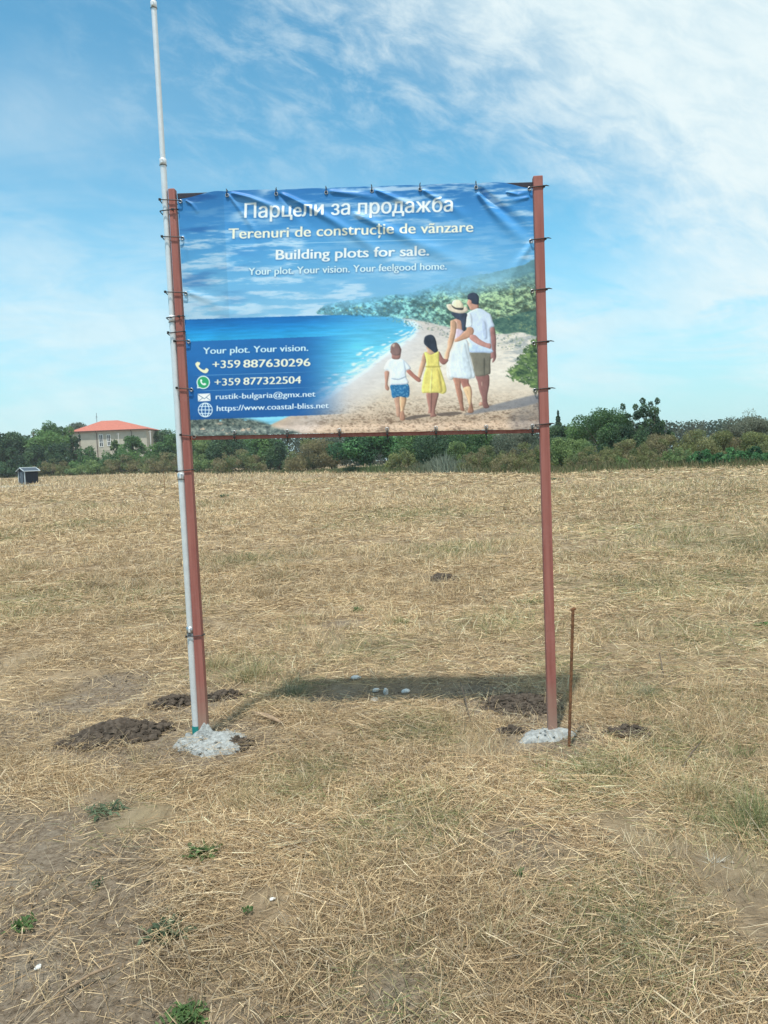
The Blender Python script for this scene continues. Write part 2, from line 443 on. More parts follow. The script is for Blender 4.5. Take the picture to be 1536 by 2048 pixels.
def standing(n, d0, d1, w0, per=9, H0=.075, spread=.03, thr=.45):
    m_ = n // per; cx, cy = scatter(d0, d1, m_)
    k_ = (R.random(m_) > bare(cx, cy) * .97) & (fbm(cx * 1.6 + 3, cy * 1.6, 3, 81) > thr + .08 * R.random(m_)); cx, cy = cx[k_], cy[k_]; m_ = len(cx)
    hgt = H0 * (.5 + 1.2 * R.random(m_)) * (1 + cy / 45)
    lean = R.normal(0, .32, (m_, 2))
    x = np.repeat(cx, per) + R.normal(0, spread, m_ * per) * (1 + np.repeat(cy, per) / 14); y = np.repeat(cy, per) + R.normal(0, spread, m_ * per) * (1 + np.repeat(cy, per) / 14); n = m_ * per
    L = np.repeat(hgt, per) * (.5 + .8 * R.random(n)); W = np.maximum(w0, w0 * y / 4.5) * (.6 + .8 * R.random(n))
    dirs = np.concatenate([np.repeat(lean, per, 0) + R.normal(0, .38, (n, 2)), np.ones((n, 1))], 1); dirs = norm(dirs)
    ang = R.random(n) * 6.283; sd_ = norm(np.cross(dirs, np.stack([np.cos(ang), np.sin(ang), np.zeros(n)], 1)))
    base = np.stack([x, y, gz(x, y) - .004], 1)
    bend = R.normal(0, .22, (n, 3)) * L[:, None]; bend[:, 2] = -np.abs(bend[:, 2]) * .7
    v, f, k = strips(base, dirs, L, W, bend, sd_)
    return v, f, np.repeat(blade_colors(n, x, y, 1.1, (.26, .26, .14, .06, .12, .12, .04)), k, 0)


def join(parts):
    vs, fs, cs = [], [], []; o_ = 0
    for v, f, c in parts: vs.append(v); fs.append(f + o_); cs.append(c); o_ += len(v)
    return np.concatenate(vs), np.concatenate(fs), np.concatenate(cs)


DENS = 1.0
q_ = lambda n: int(n * DENS)
litter = join([lying(q_(230000), 1.2, 5, .0022, .05), lying(q_(190000), 5, 12, .0025), lying(q_(130000), 12, 28, .0030, .2), lying(q_(70000), 28, 70, .0034, .4),
               lying(q_(3500), 1.2, 5, .0036, .35, .17), lying(q_(110000), 1.2, 5, .0021, .42, .022), lying(q_(16000), 1.2, 5, .0022, .5, .06)])
tag(npmesh('cut_straw', *litter[:2], M_straw, vcol=litter[2]), kind='stuff', label='dry cut straw lying over the mown field', cat='straw')
stub = join([standing(q_(90000), 1.2, 5, .0020, 10, .07, .028, .40), standing(q_(95000), 5, 14, .0024, 9, .09, .035), standing(q_(80000), 14, 35, .003, 8, .095, .05, .40), standing(q_(80000), 35, 150, .0032, 6, .10, .06, .35)])
tag(npmesh('stubble', *stub[:2], M_straw, vcol=stub[2]), kind='stuff', label='short pale stubble standing in the mown field', cat='stubble')

# crumbs of dry soil on the worn ground
n = 46000; cx, cy = scatter(1.2, 6.5, n); kp = R.random(n) < .05 + .95 * bare(cx, cy); cx, cy = cx[kp], cy[kp]; n = len(cx)
r_ = .0022 * (.6 + 3.2 * R.random(n) ** 4) * np.maximum(1, cy / 4); octv = np.array([(1, 0, 0), (0, 1, 0), (-1, 0, 0), (0, -1, 0), (0, 0, .8), (0, 0, -.6)], float)
v = octv[None] * r_[:, None, None] * (.7 + .6 * R.random((n, 6, 1))); an = R.random(n) * 6.283; ca, sa = np.cos(an)[:, None], np.sin(an)[:, None]
v = np.stack([v[..., 0] * ca - v[..., 1] * sa + cx[:, None], v[..., 0] * sa + v[..., 1] * ca + cy[:, None], v[..., 2] + (gz(cx, cy) + r_ * .35)[:, None]], -1)
f = (np.arange(n)[:, None, None] * 6 + np.array([(0, 1, 4), (1, 2, 4), (2, 3, 4), (3, 0, 4), (1, 0, 5), (2, 1, 5), (3, 2, 5), (0, 3, 5)])[None]).reshape(-1, 3)
c = np.array([(.16, .125, .09), (.22, .18, .135), (.30, .26, .20), (.10, .078, .058)])[R.choice(4, n, p=[.4, .3, .12, .18])] * (.8 + .4 * R.random((n, 1)))
tag(npmesh('soil_crumbs', v.reshape(-1, 3), f, M_straw, vcol=np.repeat(c, 6, 0)), kind='stuff', label='crumbs of dry soil on the worn ground', cat='soil')

# ------------------------------------------------------------------ the sign: frame, banner, ties
SL = np.array([-1.0923, 4.3706]); SR = np.array([.9023, 4.2612]); SD = (SR - SL) / np.linalg.norm(SR - SL); SANG = math.atan2(SD[1], SD[0])
sign = empty('advertising_sign', (SL[0], SL[1], 0), SANG)
tag(sign, 'big printed land sale banner laced between two red steel posts', 'sign')
PH = .0255
TOPL, TOPR = 3.135, 3.082


def s2w(x, y, z): return np.stack([SL[0] + SD[0] * x - SD[1] * y, SL[1] + SD[1] * x + SD[0] * y, z + 0 * x], -1)


def post(x, top, cap):
    bm = bmesh.new(); add_box(bm, x - PH, x + PH, -PH, PH, -.06, top, .0045)
    if cap:
        for v in bm.verts:
            if v.co.z > top - .012: v.co.x = x + (v.co.x - x) * (1 - .42 * (v.co.z - top + .012) / .012); v.co.y *= .75
    return bmobj('post', bm, M_post, sign)


post(-.004, TOPL, True); post(1.997, TOPR, False)
XL, XR = -.004 + PH + .003, 1.997 - PH - .003


def bar(zl, zr, h, y0, y1, m_, bev=.003):
    bm = bmesh.new(); add_box(bm, XL - .003, XR + .003, y0, y1, -h / 2, h / 2, bev)
    for v in bm.verts: v.co.z += zl + (zr - zl) * (v.co.x - XL) / (XR - XL)
    return bmobj('crossbar', bm, m_, sign)


bt = bar(3.098, 3.043, .030, .000, .022, M_dark); bt['label'] = 'dark upper crossbar'
bar(1.762, 1.719, .021, -.008, .018, M_post)


# ---- the printed picture, painted in the photograph's pixel grid and then sampled on the banner's own vertices
SS = 2; X0, Y0, X1, Y1 = 350, 352, 1090, 886
PX, PY = np.meshgrid((np.arange((X1 - X0) * SS) + .5) / SS + X0, (np.arange((Y1 - Y0) * SS) + .5) / SS + Y0)
img = np.zeros(PX.shape + (3,))


def blur(a, r_):
    r_ = int(max(1, round(r_ * SS)))
    for _ in range(2):
        for ax in (0, 1):
            c = np.cumsum(np.pad(a, [(r_ + 1, r_) if i == ax else (0, 0) for i in range(a.ndim)], 'edge'), axis=ax)
            n_ = a.shape[ax]; s1 = [slice(None)] * a.ndim; s0 = [slice(None)] * a.ndim
            s1[ax] = slice(2 * r_ + 1, 2 * r_ + 1 + n_); s0[ax] = slice(0, n_)
            a = (c[tuple(s1)] - c[tuple(s0)]) / (2 * r_ + 1)
    return a


def catmull(p_, k=5):
    p_ = np.asarray(p_, float); n = len(p_); out = []
    for i in range(n):
        a, b_, c, d = p_[i - 1], p_[i], p_[(i + 1) % n], p_[(i + 2) % n]
        for t in np.arange(k) / k:
            out.append(.5 * (2 * b_ + (c - a) * t + (2 * a - 5 * b_ + 4 * c - d) * t * t + (3 * b_ - a - 3 * c + d) * t ** 3))
    return np.array(out)


def cover(pts, ss=3, smooth=True):
    """coverage mask of a polygon given in photo pixels"""
    p_ = catmull(pts) if smooth else np.asarray(pts, float)
    out = np.zeros(PX.shape)
    a0 = max(0, int((p_[:, 0].min() - X0) * SS) - 1); a1 = min(PX.shape[1], int((p_[:, 0].max() - X0) * SS) + 2)
    b0 = max(0, int((p_[:, 1].min() - Y0) * SS) - 1); b1 = min(PX.shape[0], int((p_[:, 1].max() - Y0) * SS) + 2)
    if a1 <= a0 or b1 <= b0: return out
    if (a1 - a0) * (b1 - b0) > 200000: ss = 1
    gx_ = X0 + (a0 + (np.arange((a1 - a0) * ss) + .5) / ss) / SS; gy_ = Y0 + (b0 + (np.arange((b1 - b0) * ss) + .5) / ss) / SS
    ins = np.zeros((len(gy_), len(gx_)), bool)
    for (ax, ay_), (bx, by) in zip(p_, np.roll(p_, -1, 0)):
        if ay_ == by: continue
        r_ = (ay_ > gy_) != (by > gy_)
        if not r_.any(): continue
        xc = (bx - ax) * (gy_[r_] - ay_) / (by - ay_) + ax
        ins[r_] ^= gx_[None, :] < xc[:, None]
    out[b0:b1, a0:a1] = ins.reshape(b1 - b0, ss, a1 - a0, ss).mean((1, 3))
    return out


def over(mask, c):
    global img
    c = np.asarray(c, float) / 255.0 if np.ndim(c) == 1 else c
    img = img * (1 - mask[..., None]) + c * mask[..., None]


def ramp(vals, stops, cols_):
    cols_ = np.asarray(cols_, float) / 255
    return np.stack([np.interp(vals, stops, cols_[:, i]) for i in range(3)], -1)


def N(sx_, sy_, seed, o_=5, g=.55): return fbm(PX / sx_, PY / sy_, o_, seed, g)


UY = PY + .030 * (PX - 720)                  # vertical coordinate following the print's own level
# sky
sky_ = ramp(UY, [370, 430, 520, 600, 640], [(44, 112, 176), (62, 136, 198), (92, 164, 214), (122, 182, 220), (140, 192, 224)])
cld = sstep(.42, .66, fbm(PX / 64 + UY / 120, UY / 9.5, 6, 101, .62)) * (.25 + .75 * sstep(.36, .58, fbm(PX / 110, UY / 60, 3, 103)))
cld = np.clip(cld + .5 * np.exp(-((PX - 900) / 170) ** 2 - ((UY - 530) / 40) ** 2) * N(40, 10, 104), 0, 1)
sky_ = sky_ * (1 - .78 * cld[..., None]) + np.array([196, 218, 236]) / 255 * .78 * cld[..., None]
drk = sstep(.5, .75, fbm(PX / 80 + 7, UY / 16, 5, 105)) * sstep(560, 380, PX)
sky_ *= 1 - np.array([.26, .20, .12]) * drk[..., None]
sky_ *= (1 - .05 * (PX < 447 + (PY - 400) * .05))[..., None]
img[:] = sky_
# hills
HT = lambda p_: cover(p_, smooth=False)
hn = np.clip(.5 + 1.3 * (N(7, 4.6, 111, 5, .6) - .5) + .7 * (N(19, 10, 114, 3) - .5) + .5 * (N(3, 2, 115, 3) - .5), 0, 1); hb = N(26, 14, 112, 4)
hillA = [(630, 628), (640, 618), (655, 608), (700, 600), (760, 592), (815, 587), (850, 577), (880, 567), (915, 557), (950, 551), (985, 545), (1015, 538), (1045, 530), (1085, 512), (1085, 700), (980, 700), (760, 636), (690, 632)]
far_ = ramp(PX, [630, 760, 900, 1000, 1080], [(84, 146, 182), (86, 150, 178), (100, 152, 172), (96, 138, 146), (70, 106, 106)])
near_ = ramp(PX, [740, 850, 960, 1080], [(76, 134, 144), (86, 126, 120), (104, 126, 100), (88, 106, 84)])
wn = sstep(-12, 24, UY - (598 - .10 * (PX - 740)) + (hb - .5) * 40)
hc = far_ * (1 - wn[..., None]) + near_ * wn[..., None]
hc = np.clip(hc * np.array([1.05, 1.08, 1.16]) + .03, 0, 1); hc = hc * (1 + (wn * .9 + .18)[..., None] * (-.30 + .66 * sstep(.2, .85, hn))[..., None]) + (np.array([36, 30, 4]) / 255 * (sstep(.5, .8, hn) * wn * .8)[..., None])
mist = np.exp(-((PX - 985) / 60) ** 2 - ((PY - 565) / 16) ** 2) * .55 + np.exp(-((PX - 905) / 50) ** 2 - ((PY - 585) / 12) ** 2) * .35
mist = np.maximum(mist, .34 * sstep(960, 640, PX) + .16 * (1 - wn)); hc = hc * (1 - mist[..., None]) + np.array([150, 200, 220]) / 255 * mist[..., None]
mh = sstep(.36, .64, blur(cover(hillA, 2, False), 3) + .75 * (N(6, 5, 113, 4, .65) - .5))
over(mh, hc)
# sea
sea = [(360, 636), (500, 631), (620, 627), (660, 629), (720, 630), (790, 635), (826, 644), (836, 655), (826, 672), (800, 690), (768, 710), (735, 738), (700, 762), (660, 790), (620, 812), (560, 850), (540, 880), (350, 880)]
sc_ = ramp(UY, [626, 640, 660, 690, 740, 800], [(22, 98, 168), (26, 116, 188), (38, 150, 214), (64, 182, 230), (104, 200, 234), (130, 200, 228)])
lat = sstep(560, 800, PX + (UY - 640) * .5)
sc_ = sc_ * (1 - .55 * lat[..., None]) + np.array([128, 212, 238]) / 255 * .55 * lat[..., None]
sc_ *= (.86 + .28 * fbm(PX / 45, UY / 3.6, 5, 121, .6))[..., None]
ms = blur(cover(sea, 2, False), 1.2) * (UY > 628.5); over(ms, sc_)
# sand
sand = [(1090, 660), (1000, 668), (940, 664), (900, 655), (850, 643), (800, 636), (826, 643), (838, 655), (828, 673), (804, 690), (772, 711), (738, 739), (704, 763), (664, 791), (620, 813), (540, 850), (380, 838), (350, 836), (350, 890), (1095, 890)]
sd_ = ramp(UY, [640, 700, 760, 810, 850], [(218, 209, 202), (228, 219, 208), (228, 218, 205), (212, 194, 174), (192, 166, 142)])
wet = sstep(.0, 1, np.exp(-((PX - 760) * .55 + (UY - 742) * .83) ** 2 / 900.0))
sd_ = sd_ * (1 - .45 * wet[..., None]) + np.array([186, 180, 184]) / 255 * .45 * wet[..., None]
tex = N(9, 4, 131, 5, .62); sd_ = sd_ * (.90 + .2 * tex)[..., None]
foot = np.maximum(sstep(.58, .70, N(9, 4.2, 132, 5, .62)), .7 * sstep(.56, .66, N(3.4, 1.8, 134, 3))) * sstep(780, 835, UY) * sstep(540, 700, PX)
sd_ = sd_ * (1 - .66 * foot[..., None]) + np.array([92, 72, 58]) / 255 * .66 * foot[..., None]
shd = sstep(.45, .62, N(26, 5, 133, 4)) * sstep(985, 1030, PX) * sstep(655, 675, PY) * sstep(745, 715, PY)
sd_ = sd_ * (1 - .55 * shd[..., None]) + np.array([128, 140, 150]) / 255 * .55 * shd[..., None]
msa = blur(cover(sand, 2, False), 1.0); over(msa, sd_)
# surf
cst = [(826, 642), (838, 655), (828, 673), (802, 690), (770, 710), (737, 738), (702, 762), (664, 790), (600, 822)]; dc = np.full(PX.shape, 1e9)
for (ax, ay_), (bx, by) in zip(cst[:-1], cst[1:]):
    t = np.clip(((PX - ax) * (bx - ax) + (PY - ay_) * (by - ay_)) / ((bx - ax) ** 2 + (by - ay_) ** 2), 0, 1); dc = np.minimum(dc, np.hypot(PX - ax - t * (bx - ax), PY - ay_ - t * (by - ay_)))
dc = np.where(ms > .5, dc, -dc); fw_ = np.interp(UY, [640, 700, 790], [.45, 1.0, 1.7]); dcn = dc / fw_ + 7 * (N(20, 6, 143, 4) - .5)
foam = np.zeros(PX.shape)
for o_, w_, th in ((1.5, 2.6, .25), (11, 2.6, .40), (20, 3.0, .47), (33, 3.5, .54)): foam = np.maximum(foam, np.exp(-((dcn - o_) / w_) ** 2) * sstep(th, th + .14, N(24, 5, int(144 + o_), 4)))
foam = np.maximum(foam, .55 * sstep(24, 4, dcn) * (dc > 0) * sstep(.42, .6, N(10, 3, 149, 4)))
over(np.clip(foam, 0, 1) * .92 * (PX > 615), (228, 240, 247)); over(.5 * sstep(-20, -1, dcn) * (dc < 0) * (PX > 615), (206, 210, 218))
dsea = blur(ms, 7); surf = np.exp(-((dsea - .42) / .24) ** 2) * sstep(.30, .5, N(14, 3.2, 141, 5)) * sstep(635, 648, UY) * (PX > 600)
surf2 = np.exp(-((dsea - .82) / .10) ** 2) * sstep(.48, .66, N(22, 3.5, 142, 5)) * sstep(645, 660, UY) * (PX > 640)
over(np.clip(surf * 1.1 + surf2 * .9, 0, 1) * .95, (224, 238, 246))
haz = blur(cover([(640, 800), (720, 735), (770, 712), (840, 665), (850, 690), (800, 740), (760, 790), (690, 830)], 1), 9); over(haz * .35, (226, 226, 228))
# hill foot bushes and the shrub at the right edge
ft = blur(cover([(890, 640), (930, 632), (980, 640), (1085, 620), (1085, 672), (1040, 664), (1010, 668), (985, 660), (950, 663), (905, 655)], 1), 1.2)
over(ft * sstep(.3, .45, N(5, 4, 151) * .5 + ft * .4), np.stack([(.20 + .22 * hn), (.33 + .22 * hn), (.33 + .14 * hn)], -1))
cr_ = sstep(.52, .72, N(3.2, 2.2, 116, 3)) * sstep(.4, .7, N(12, 7, 117, 3)) * mh * wn; over(cr_ * .5, (166, 176, 124))
ck_ = sstep(.56, .74, N(4.0, 2.6, 118, 3)) * mh * wn; over(ck_ * .45, (44, 76, 78))
shr = cover([(1012, 742), (1030, 728), (1040, 705), (1058, 688), (1085, 676), (1085, 786), (1060, 776), (1040, 764), (1020, 760)], 1)
shm = sstep(.42, .60, blur(shr, 6) * .8 + (N(4.5, 3.5, 152, 5, .7) - .5) * 1.3)
over(shm, np.stack([.22 + .40 * (hn - .2), .31 + .42 * (hn - .2), .24 + .18 * (hn - .2)], -1).clip(0, 1))
vig = blur(cover([(1020, 830), (1090, 790), (1090, 880), (1035, 870)], 1), 8); over(vig * .45 * (.4 + N(9, 6, 153)), (96, 96, 102))
# rocks and scrub along the lower left edge
rk = blur(cover([(350, 836), (470, 836), (530, 846), (552, 856), (600, 866), (560, 884), (350, 890)], 1), 3) * sstep(.28, .5, N(13, 7, 161, 4) + .12)
rn = N(5, 3.5, 162, 5, .65); over(np.clip(rk * 1.2, 0, 1), np.stack([.22 + .75 * (rn - .3), .27 + .72 * (rn - .3), .27 + .62 * (rn - .3)], -1).clip(.08, .8))
# people seen from behind
ZB = lambda p_: [(880 + x / 11.815, 570 + y / 11.815) for x, y in p_]
ZC = lambda p_: [(750 + x / 9.6, 660 + y / 9.6) for x, y in p_]
ZD = lambda p_: [(880 + x / 11.815, 690 + y / 11.815) for x, y in p_]
ZA = lambda p_: [(720 + x / 3.84, 560 + y / 3.84) for x, y in p_]


def fig(p_, c, soft=0, tone=.10, seed=0, side=0.0):
    m_ = cover(p_)
    if soft: m_ = blur(m_, soft)
    xs = np.array(p_)[:, 0]; u_ = np.clip((PX - xs.min()) / (np.ptp(xs) + 1e-6), 0, 1)
    sh = 1 + tone * (N(6, 9, 171 + seed, 3) - .5) * 2 + side * (.5 - u_)
    e_ = blur(m_, 1.5); lx = np.roll(e_, -3, 1) - np.roll(e_, 3, 1); ly = np.roll(e_, -3, 0) - np.roll(e_, 3, 0)   # printed light from the left and above
    sh = sh * (.90 + .10 * np.clip(e_ * 2 - 1, 0, 1)) * (1 + .34 * lx + .16 * ly) * (1 + .10 * (N(2.2, 5, 175 + seed, 3) - .5))
    over(m_, np.clip(np.array(c) / 255 * sh[..., None], 0, 1))


for p_, a_ in (([(800, 1030), (950, 980), (1100, 940), (1370, 880), (1390, 930), (1200, 985), (1000, 1010), (880, 1030)], .75),):
    over(blur(cover(ZA(p_)), 1.2) * a_, (118, 122, 132))
for p_ in ([(570, 1700), (700, 1650), (900, 1625), (1030, 1620), (1060, 1650), (850, 1690), (640, 1730)], [(1180, 1610), (1350, 1580), (1560, 1570), (1680, 1600), (1500, 1640), (1250, 1650)]):
    over(blur(cover(ZC(p_)), .5) * .8, (92, 82, 78))
# man
fig(ZD([(945, 1350), (1010, 1360), (1030, 1420), (925, 1435)]), (196, 152, 134))
fig(ZD([(845, 700), (1135, 690), (1168, 880), (1150, 1020), (1120, 1180), (1120, 1350), (1165, 1470), (1050, 1492), (1005, 1400), (990, 1250), (930, 1080), (890, 880)]), (138, 100, 96), side=.15)
fig(ZD([(975, 880), (1010, 870), (1020, 960), (980, 970)]), (176, 138, 130), .3)
fig(ZD([(712, 165), (900, 150), (1060, 180), (1217, 190), (1192, 400), (1192, 660), (1130, 695), (1050, 722), (840, 728), (785, 500), (735, 300)]), (122, 118, 106), side=.12)
fig(ZD([(1025, 350), (1062, 340), (1055, 715), (1038, 715)]), (92, 90, 82), .4)
fig(ZB([(1190, 1005), (1282, 1005), (1310, 1130), (1326, 1300), (1320, 1550), (1327, 1700), (1292, 1790), (1235, 1832), (1250, 1725), (1200, 1735), (1207, 1500), (1207, 1330), (1182, 1150)]), (150, 108, 106), side=.2)
fig(ZB([(645, 400), (640, 440), (690, 530), (725, 590), (860, 590), (912, 540), (905, 440), (880, 380), (760, 300), (680, 330)]), (192, 146, 130), side=.3)
fig(ZB([(650, 270), (680, 215), (790, 180), (880, 220), (920, 300), (916, 400), (900, 462), (800, 452), (750, 430), (735, 370), (690, 345), (656, 340)]), (56, 66, 84), tone=.2)
fig(ZB([(712, 380), (742, 375), (748, 440), (722, 450)]), (196, 146, 128))
fig(ZB([(745, 605), (830, 570), (900, 552), (1000, 572), (1110, 640), (1190, 692), (1220, 770), (1250, 870), (1287, 975), (1192, 1022), (1197, 1200), (1215, 1400), (1222, 1600), (1000, 1590), (705, 1588), (700, 1400), (640, 1250), (720, 1000), (602, 985), (615, 850), (625, 700), (680, 640)]), (205, 219, 240), tone=.05, side=.06)
fig(ZB([(622, 720), (700, 660), (755, 760), (748, 985), (604, 982)]), (228, 238, 250), .4)
fig(ZB([(960, 900), (1080, 880), (1110, 1250), (1000, 1230)]), (190, 204, 230), 1.2)
fig(ZB([(700, 1430), (950, 1450), (1210, 1520), (1218, 1590), (710, 1580)]), (196, 216, 246), .5)
# woman
fig(ZD([(300, 760), (482, 760), (490, 1000), (522, 1100), (542, 1250), (547, 1400), (575, 1555), (480, 1535), (470, 1450), (420, 1250), (372, 1050), (342, 900)]), (172, 126, 108), side=.25)
fig(ZD([(485, 780), (662, 780), (682, 900), (732, 1000), (757, 1130), (747, 1300), (762, 1420), (792, 1582), (660, 1592), (690, 1450), (642, 1280), (562, 1050), (508, 920)]), (164, 114, 104))
fig(ZD([(560, 1010), (690, 975), (735, 1050), (742, 1200), (728, 1400), (692, 1435), (642, 1260), (572, 1090)]), (222, 186, 146), .3)
fig(ZD([(692, 1440), (742, 1420), (792, 1582), (660, 1592)]), (160, 120, 100))
fig(ZA([(668, 640), (705, 590), (722, 748), (672, 754)]), (216, 214, 210), .5)
fig(ZA([(742, 470), (820, 462), (842, 560), (862, 650), (884, 742), (850, 756), (778, 756), (715, 748), (690, 740), (680, 660), (690, 570), (715, 520)]), (222, 232, 240), tone=.05)
fig(ZA([(770, 560), (800, 480), (825, 560), (860, 740), (800, 740)]), (204, 216, 226), 1.5)
fig(ZB([(245, 890), (290, 830), (400, 800), (500, 850), (520, 1000), (540, 1100), (470, 1250), (380, 1330), (345, 1330), (370, 1100)]), (204, 158, 138))
fig(ZB([(390, 1035), (510, 1060), (562, 1110), (500, 1200), (430, 1290), (345, 1310), (365, 1180)]), (216, 198, 216))
fig(ZB([(290, 650), (620, 670), (622, 800), (605, 1000), (590, 1092), (525, 1060), (510, 930), (482, 840), (390, 800), (300, 720)]), (62, 72, 90), tone=.2)
fig(ZB([(375, 860), (400, 860), (420, 1010), (395, 1030)]), (232, 196, 178), .2)
fig(ZB([(245, 880), (300, 828), (385, 900), (380, 1080), (342, 1260), (302, 1400), (232, 1580), (215, 1690), (170, 1790), (105, 1740), (112, 1620), (172, 1480), (182, 1330), (222, 1200), (245, 1050)]), (210, 168, 140), side=.3)
fig(ZB([(640, 1005), (762, 1005), (800, 1110), (722, 1220), (562, 1290), (382, 1345), (340, 1290), (470, 1200), (560, 1110), (622, 1060)]), (198, 152, 128), side=.2)
fig(ZB([(720, 1180), (830, 1185), (950, 1290), (1100, 1370), (1197, 1390), (1197, 1503), (1100, 1480), (930, 1420), (790, 1340), (700, 1260)]), (192, 142, 134))
fig(ZB([(150, 480), (200, 455), (280, 460), (400, 540), (540, 550), (600, 505), (667, 590), (600, 650), (500, 672), (350, 652), (210, 592)]), (226, 210, 190))
fig(ZB([(283, 475), (290, 400), (350, 355), (470, 360), (530, 430), (562, 510), (550, 560), (400, 548), (320, 510)]), (230, 220, 192), side=.15)
fig(ZB([(270, 475), (330, 518), (400, 543), (548, 546), (530, 592), (400, 582), (310, 540)]), (72, 72, 74))
# girl
fig(ZC([(1000, 1195), (1212, 1195), (1195, 1350), (1150, 1560), (1182, 1650), (1070, 1668), (1065, 1600), (1020, 1600), (1030, 1500), (1000, 1350)]), (158, 116, 106), side=.2)
fig(ZC([(1078, 1210), (1094, 1210), (1082, 1560), (1070, 1560)]), (112, 80, 76), .3)
fig(ZC([(980, 320), (1090, 390), (1130, 430), (1180, 440), (1060, 480), (950, 450), (1010, 400)]), (208, 170, 142))
fig(ZC([(945, 440), (987, 560), (972, 640), (912, 820), (872, 930), (820, 920), (850, 720), (890, 600), (910, 500)]), (200, 160, 134), side=.3)
fig(ZC([(1230, 415), (1275, 480), (1320, 550), (1400, 560), (1400, 600), (1330, 662), (1270, 640), (1225, 560)]), (152, 106, 100))
fig(ZC([(945, 432), (1000, 428), (1060, 470), (1120, 458), (1170, 430), (1227, 415), (1232, 550), (1242, 700), (1292, 850), (1372, 1140), (1312, 1225), (1200, 1203), (1000, 1206), (898, 1182), (930, 900), (982, 710), (977, 560)]), (228, 214, 122), tone=.10)
fig(ZC([(1080, 760), (1100, 760), (1090, 1150), (1050, 1180)]), (240, 228, 146), .6)
fig(ZC([(1180, 760), (1230, 800), (1290, 1150), (1230, 1170)]), (204, 186, 104), .8)
fig(ZC([(985, 690), (1240, 690), (1242, 712), (985, 716)]), (196, 182, 100), .2)
fig(ZC([(940, 190), (970, 120), (1060, 90), (1130, 120), (1172, 210), (1192, 330), (1207, 400), (1150, 437), (1090, 392), (1000, 322), (945, 262)]), (52, 60, 74), tone=.2)
# boy
fig(ZC([(370, 1295), (472, 1285), (482, 1450), (478, 1655), (415, 1645), (402, 1500)]), (192, 152, 132))
fig(ZC([(475, 1285), (592, 1285), (592, 1400), (550, 1560), (577, 1722), (480, 1722), (490, 1560)]), (208, 168, 134), side=.3)
fig(ZC([(485, 1580), (548, 1560), (577, 1722), (482, 1722)]), (172, 130, 110))
fig(ZC([(190, 795), (268, 800), (262, 900), (242, 1040), (272, 1110), (250, 1165), (195, 1120), (195, 1000), (185, 880)]), (184, 140, 124))
fig(ZC([(605, 785), (665, 760), (760, 850), (882, 950), (852, 1000), (790, 972), (650, 850)]), (172, 118, 106))
sh_ = ZC([(295, 1070), (400, 1035), (632, 1028), (650, 1280), (470, 1278), (340, 1300), (310, 1170)]); fig(sh_, (46, 112, 162))
over(cover(sh_) * sstep(.55, .66, N(3, 2, 181, 3)) * .55, (150, 196, 220))
fig(ZC([(330, 550), (465, 550), (560, 580), (640, 660), (690, 742), (602, 785), (600, 900), (635, 1032), (310, 1055), (280, 1050), (287, 800), (175, 752), (220, 630), (260, 580)]), (226, 235, 245), tone=.05, side=.06)
fig(ZC([(320, 925), (460, 935), (590, 880), (590, 900), (460, 955), (320, 940)]), (168, 184, 202), .3)
fig(ZC([(545, 600), (560, 600), (590, 780), (570, 780)]), (186, 200, 218), .4)
fig(ZC([(300, 400), (320, 470), (335, 552), (465, 556), (497, 440), (490, 350)]), (152, 112, 106))
fig(ZC([(295, 370), (310, 300), (350, 255), (420, 245), (480, 310), (502, 400), (480, 470), (400, 490), (320, 460)]), (128, 102, 100), tone=.15)
fig(ZC([(330, 300), (370, 262), (400, 300), (360, 340)]), (196, 168, 156), .6)
# contact panel
pa = cover([(350, 684), (640, 673), (715, 668), (715, 826), (640, 830), (350, 841)], 2, False) * sstep(712, 590, PX + 0 * PY)
pc = ramp(UY, [674, 760, 830], [(36, 104, 172), (28, 92, 160), (26, 84, 150)]) * (.96 + .08 * N(60, 9, 191))[..., None]
over(pa * .94, pc)
# thin rules
for (ax, ay_), (bx, by), w_, a_ in (((425, 490.5), (1010, 476), .75, .8), ((382, 751.5), (640, 743), .6, .5), ((386, 782), (640, 774), .6, .5)):
    t = (PX - ax) / (bx - ax); dl = np.abs(PY - (ay_ + (by - ay_) * t))
    over(np.clip(1.2 - dl / w_, 0, 1) * a_ * sstep(0, .12, t) * sstep(1, .72, t), (190, 226, 244))


